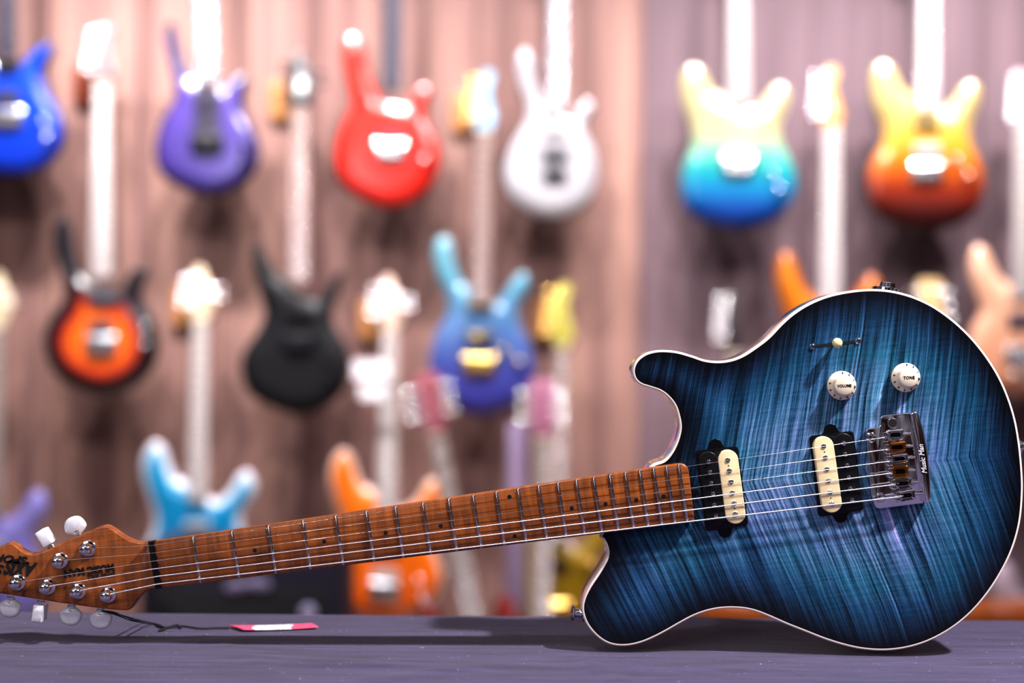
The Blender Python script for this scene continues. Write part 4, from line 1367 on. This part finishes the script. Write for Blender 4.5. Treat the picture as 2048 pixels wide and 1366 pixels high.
    # ---- white price tags by the tangerine guitar's neck
    for (px, py, w, h_, lab) in ((742, 740, 0.098, 0.052, 'upper white price tag hanging by the tangerine guitar neck'), (746, 785, 0.075, 0.038, 'lower white price tag hanging by the tangerine guitar neck')):
        c = at(px, py, GD - (0.03 if py < 760 else 0.045))
        g = G()
        slab(g, rounded([(-w / 2, -h_ / 2), (w / 2, -h_ / 2), (w / 2, h_ / 2), (-w / 2, h_ / 2)], 0.004), [(0, -0.0005), (0, 0.0005)])
        t = build('price_tag', g, WHITEP)
        t.location = c
        tag(t, lab, 'price tag', 'white price tags')
        top = at(772, 668, GD - 0.012) - c
        g = G(); tube(g, [(w * 0.3, 0, h_ * 0.35), (w * 0.32, 0.004, h_ / 2 + 0.01), tuple(top)], 0.0008, 6)
        build('cord', g, WHITEP, t)

    # ---- mauve grey post of a floor stand
    a, b = at(1034, 848, 3.80), at(1028, 1240, 3.80)
    g = G(); w = 0.026
    q = rounded([(-w, 0), (w, 0), (w, a.z), (-w, a.z)], 0.01)
    slab(g, q, bev(-0.012, 0.012, 0.004, 2))
    post = build('stand_post', g, plain('mauve grey painted metal', srgb(150, 132, 160), 0.4))
    post.location = (b.x, 3.80, 0.0)
    tag(post, 'mauve grey flat post of a floor stand, left of the olive gold guitar', 'stand')
    g = G(); box(g, (0, 0, 0.01), (0.16, 0.10, 0.02)); build('foot', g, BLACK, post)

    # ---- black amplifier on the floor
    D = 3.40
    tl, br_ = at(282, 1092, D), at(688, 1092, D)
    cx, wd, ht = (tl.x + br_.x) / 2, br_.x - tl.x, tl.z
    amp = empty('guitar_amplifier', (cx, D + 0.13, 0), 'black amplifier box with pale badge standing on the floor below the teal guitar', 'amplifier')
    g = G(); q = rounded([(-wd / 2, 0.012), (wd / 2, 0.012), (wd / 2, ht), (-wd / 2, ht)], 0.018)
    slab(g, q, bev(-0.13, 0.13, 0.008, 3))
    build('cabinet', g, plain('navy black tolex', srgb(34, 30, 52), 0.6), amp)
    zg = at(500, 1180, D).z
    g = G(); q = rounded([(-wd / 2 + 0.03, 0.04), (wd / 2 - 0.03, 0.04), (wd / 2 - 0.03, zg), (-wd / 2 + 0.03, zg)], 0.008)
    slab(g, q, bev(-0.134, -0.125, 0.002, 2))
    build('speaker_grille', g, plain('black speaker cloth', (0.012, 0.011, 0.016), 0.9), amp)
    c = at(494, 1170, D)
    g = G(); bw_, bh_ = 0.055, 0.018
    slab(g, spline([(c.x - cx + x * bw_, c.z + z * bh_) for x, z in ((-1, -0.5), (-0.6, 0.7), (-0.2, 0.5), (0.3, 0.9), (0.9, 0.6), (1, -0.3), (0.5, -0.6), (0.1, -0.4), (-0.5, -0.9))], 4), bev(-0.137, -0.128, 0.0015, 2))
    build('badge', g, plain('pale lilac badge', srgb(150, 142, 176), 0.4), amp)
    c = at(617, 1224, D)
    g = G(); lathe(g, (c.x - cx, -0.132, c.z), (0, -1, 0), [(0.019, 0), (0.019, 0.012), (0.016, 0.02), (0.004, 0.022)], 24)
    build('knob', g, plain('lilac knob', srgb(170, 164, 196), 0.3), amp)
    for sx in (-1, 1):
        for sy in (-1, 1):
            g = G(); lathe(g, (sx * (wd / 2 - 0.05), sy * 0.09, 0.0), (0, 0, 1), [(0.018, 0), (0.02, 0.014)], 12)
            build('foot', g, BLACK, amp)


# ------------------------------------------------------------------ small things on the table
def table_things():
    q = [on_table(*p) for p in ((456, 1254.5), (487, 1264), (637, 1258.5), (622, 1250.5))]
    c = sum(q, Vector()) / 4
    g = G()
    rows, cols = 10, 16
    v = []
    for j in range(rows + 1):
        for i in range(cols + 1):
            s, t = i / cols, j / rows
            p = (q[0] * (1 - s) + q[3] * s) * (1 - t) + (q[1] * (1 - s) + q[2] * s) * t
            z = 0.0014 + 0.0009 * (s - 0.5) ** 2 * 4 + 0.0004 * sin(t * 3)
            v.append((p.x - c.x, p.y - c.y, z))
    W = cols + 1
    f = [(j * W + i, (j + 1) * W + i, (j + 1) * W + i + 1, j * W + i + 1) for j in range(rows) for i in range(cols)]
    g.add(v, f)
    m, nt, b = new_mat('pink and white tag print')
    co = objco(nt)
    x = dot_n(nt, co, (1, 0, 0)); y = dot_n(nt, co, (0, 1, 0))
    n = noise_n(nt, co, 90.0, 2.0, 0.6, 0.6)
    s = math_n(nt, 'ADD', math_n(nt, 'ABSOLUTE', math_n(nt, 'ADD', x, math_n(nt, 'ADD', 0.002, math_n(nt, 'MULTIPLY', y, 0.25)))), math_n(nt, 'MULTIPLY', math_n(nt, 'SUBTRACT', n, 0.5), 0.018))
    col = ramp_n(nt, math_n(nt, 'MULTIPLY', s, 10.0), [(0.17, srgb(240, 236, 238)), (0.19, srgb(238, 92, 128))], 'LINEAR')
    blot = ramp_n(nt, noise_n(nt, co, 260.0, 1.0), [(0.62, 0.0), (0.64, 1.0)])
    col = mix_n(nt, math_n(nt, 'MULTIPLY', blot, 0.5), col, srgb(160, 40, 70))
    nt.links.new(col, b.inputs['Base Color'])
    setp(b, rough=0.5)
    t = build('hang_tag', g, m)
    t.location = (c.x, c.y, TZ)
    t.modifiers.new('thickness', 'SOLIDIFY').thickness = 0.0008
    tag(t, 'pink and white paper tag lying flat on the dark cloth', 'hang tag')
    t_co = [c.x, c.y, TZ]
    cord = plain('black cord', (0.012, 0.011, 0.016), 0.7)
    hp = [at(203, 1221, D0 + 0.004), at(232, 1229, D0 + 0.002), at(262, 1240, D0)]
    L = hp + [on_table(x, y, TZ + 0.0012) for x, y in ((300, 1247), (322, 1254), (345, 1254.5), (365, 1252), (400, 1257), (430, 1256), (458, 1256))]
    L2 = [at(205, 1222, D0 + 0.006), at(228, 1225, D0 + 0.005), at(250, 1233, D0 + 0.004)] + [on_table(x, y, TZ + 0.0012) for x, y in ((290, 1243), (318, 1250), (330, 1257), (318, 1261), (352, 1250), (362, 1256))]
    for pts in (L, L2):
        g = G(); tube(g, spline([tuple(p - Vector(t_co)) for p in pts], 8, False), 0.0008, 8)
        build('cord', g, cord, t, smooth=60)
    # a fleck of lint
    p = on_table(294.5, 1274)
    g = G(); lathe(g, (0, 0, -0.0002), (0.2, 0.1, 1), [(0.0006, 0), (0.0013, 0.0006), (0.0012, 0.0012), (0.0004, 0.0018)], 8)
    o = build('lint_fleck', g, WHITEP); o.location = p
    tag(o, 'tiny white lint fleck on the cloth left of the pink tag', 'lint')


# ------------------------------------------------------------------ light
def lamp(kind, loc, target, power, color=(1, 1, 1), size=0.05, angle=60, blend=0.6):
    l = bpy.data.lights.new('ceiling_and_fill_lamp', kind)
    l.energy = power
    l.color = color
    if kind == 'SPOT':
        l.spot_size = radians(angle); l.spot_blend = blend; l.shadow_soft_size = size
    elif kind == 'AREA':
        l.shape = 'RECTANGLE'; l.size = size[0]; l.size_y = size[1]
    o = bpy.data.objects.new('ceiling_and_fill_lamp', l)
    COL.objects.link(o)
    o.location = loc
    d = Vector(target) - Vector(loc)
    o.rotation_euler = d.to_track_quat('-Z', 'Y').to_euler()
    return o


def lights():
    w = bpy.data.worlds.new('shop_air')
    SC.world = w
    w.use_nodes = True
    nt = w.node_tree
    bg = nt.nodes['Background']
    co = N(nt, 'ShaderNodeTexCoord').outputs['Generated']
    z = dot_n(nt, co, (0, 0, 1)); 
    n = noise_n(nt, co, 5.5, 2.0, 0.55, 0.6)
    shop = ramp_n(nt, n, [(0.34, (0.015, 0.012, 0.018)), (0.44, (0.10, 0.025, 0.02)), (0.50, (0.22, 0.17, 0.2)), (0.58, (0.5, 0.46, 0.56)), (0.66, (0.9, 0.86, 1.0))])
    n2 = noise_n(nt, co, 9.0, 1.0, 0.5)
    ceil = ramp_n(nt, n2, [(0.42, (0.26, 0.24, 0.32)), (0.60, (0.55, 0.52, 0.66)), (0.66, (2.2, 2.1, 2.3))])
    up_ = ramp_n(nt, z, [(0.30, 0.0), (0.55, 1.0)])
    col = mix_n(nt, up_, shop, ceil)
    nt.links.new(col, bg.inputs['Color'])
    bg.inputs['Strength'].default_value = 0.28
    warm = (1.0, 0.965, 0.965)
    # spots that wash the wall of guitars
    for x, p in ((-1.50, 170), (-1.08, 245), (-0.66, 215), (-0.24, 140), (0.18, 120), (0.60, 140), (1.02, 170), (1.44, 200)):
        lamp('SPOT', (x, 3.16, 2.85), (x * 0.99, 4.0, 1.25), p, warm, 0.05, 68, 1.0)
    # general ceiling spots further out
    for x, y, p in ((-0.9, 1.9, 85), (0.25, 1.7, 90), (1.3, 1.9, 100)):
        lamp('SPOT', (x, y, 2.9), (x * 0.8, 3.9, 0.65), p, (1.0, 0.95, 0.95), 0.06, 80, 0.7)
    # key on the front guitar: above, right, a little to the camera's side
    lamp('SPOT', (1.25, 0.62, 2.6), (0.2, 1.24, 0.85), 390, (1.0, 0.96, 0.97), 0.05, 60, 0.6)
    lamp('SPOT', (-0.55, 0.45, 2.6), (-0.15, 1.24, 0.8), 60, (1.0, 0.95, 0.97), 0.06, 50, 0.6)  # added fill from the left
    lamp('AREA', (-1.3, -0.5, 1.7), (-0.6, 1.24, 0.85), 10, (0.95, 0.93, 1.0), (0.8, 0.8))  # added soft fill that lifts the tuner buttons, not a ceiling lamp
    lamp('AREA', (0.2, -0.4, 2.5), (0.1, 1.3, 0.8), 2.5, (0.93, 0.92, 1.0), (1.6, 0.8))  # added broad fill for the front, no known fixture


def camera():
    c = bpy.data.cameras.new('camera')
    c.lens = 50; c.sensor_width = 36; c.sensor_fit = 'HORIZONTAL'
    c.clip_start = 0.05
    c.dof.use_dof = True
    c.dof.focus_distance = D0 - 0.004
    c.dof.aperture_fstop = 2.0
    o = bpy.data.objects.new('camera', c)
    COL.objects.link(o)
    o.matrix_world = Matrix.Translation((0, 0, CZ)) @ Matrix.Rotation(pi / 2, 4, 'X') @ Matrix.Rotation(ROLL, 4, 'Z')
    SC.camera = o


build_setting()
front_guitar()
wall_things()
table_things()
lights()
camera()
SC.view_settings.view_transform = 'Standard'
SC.view_settings.look = 'None'
SC.view_settings.exposure = 0.12
SC.view_settings.gamma = 0.83
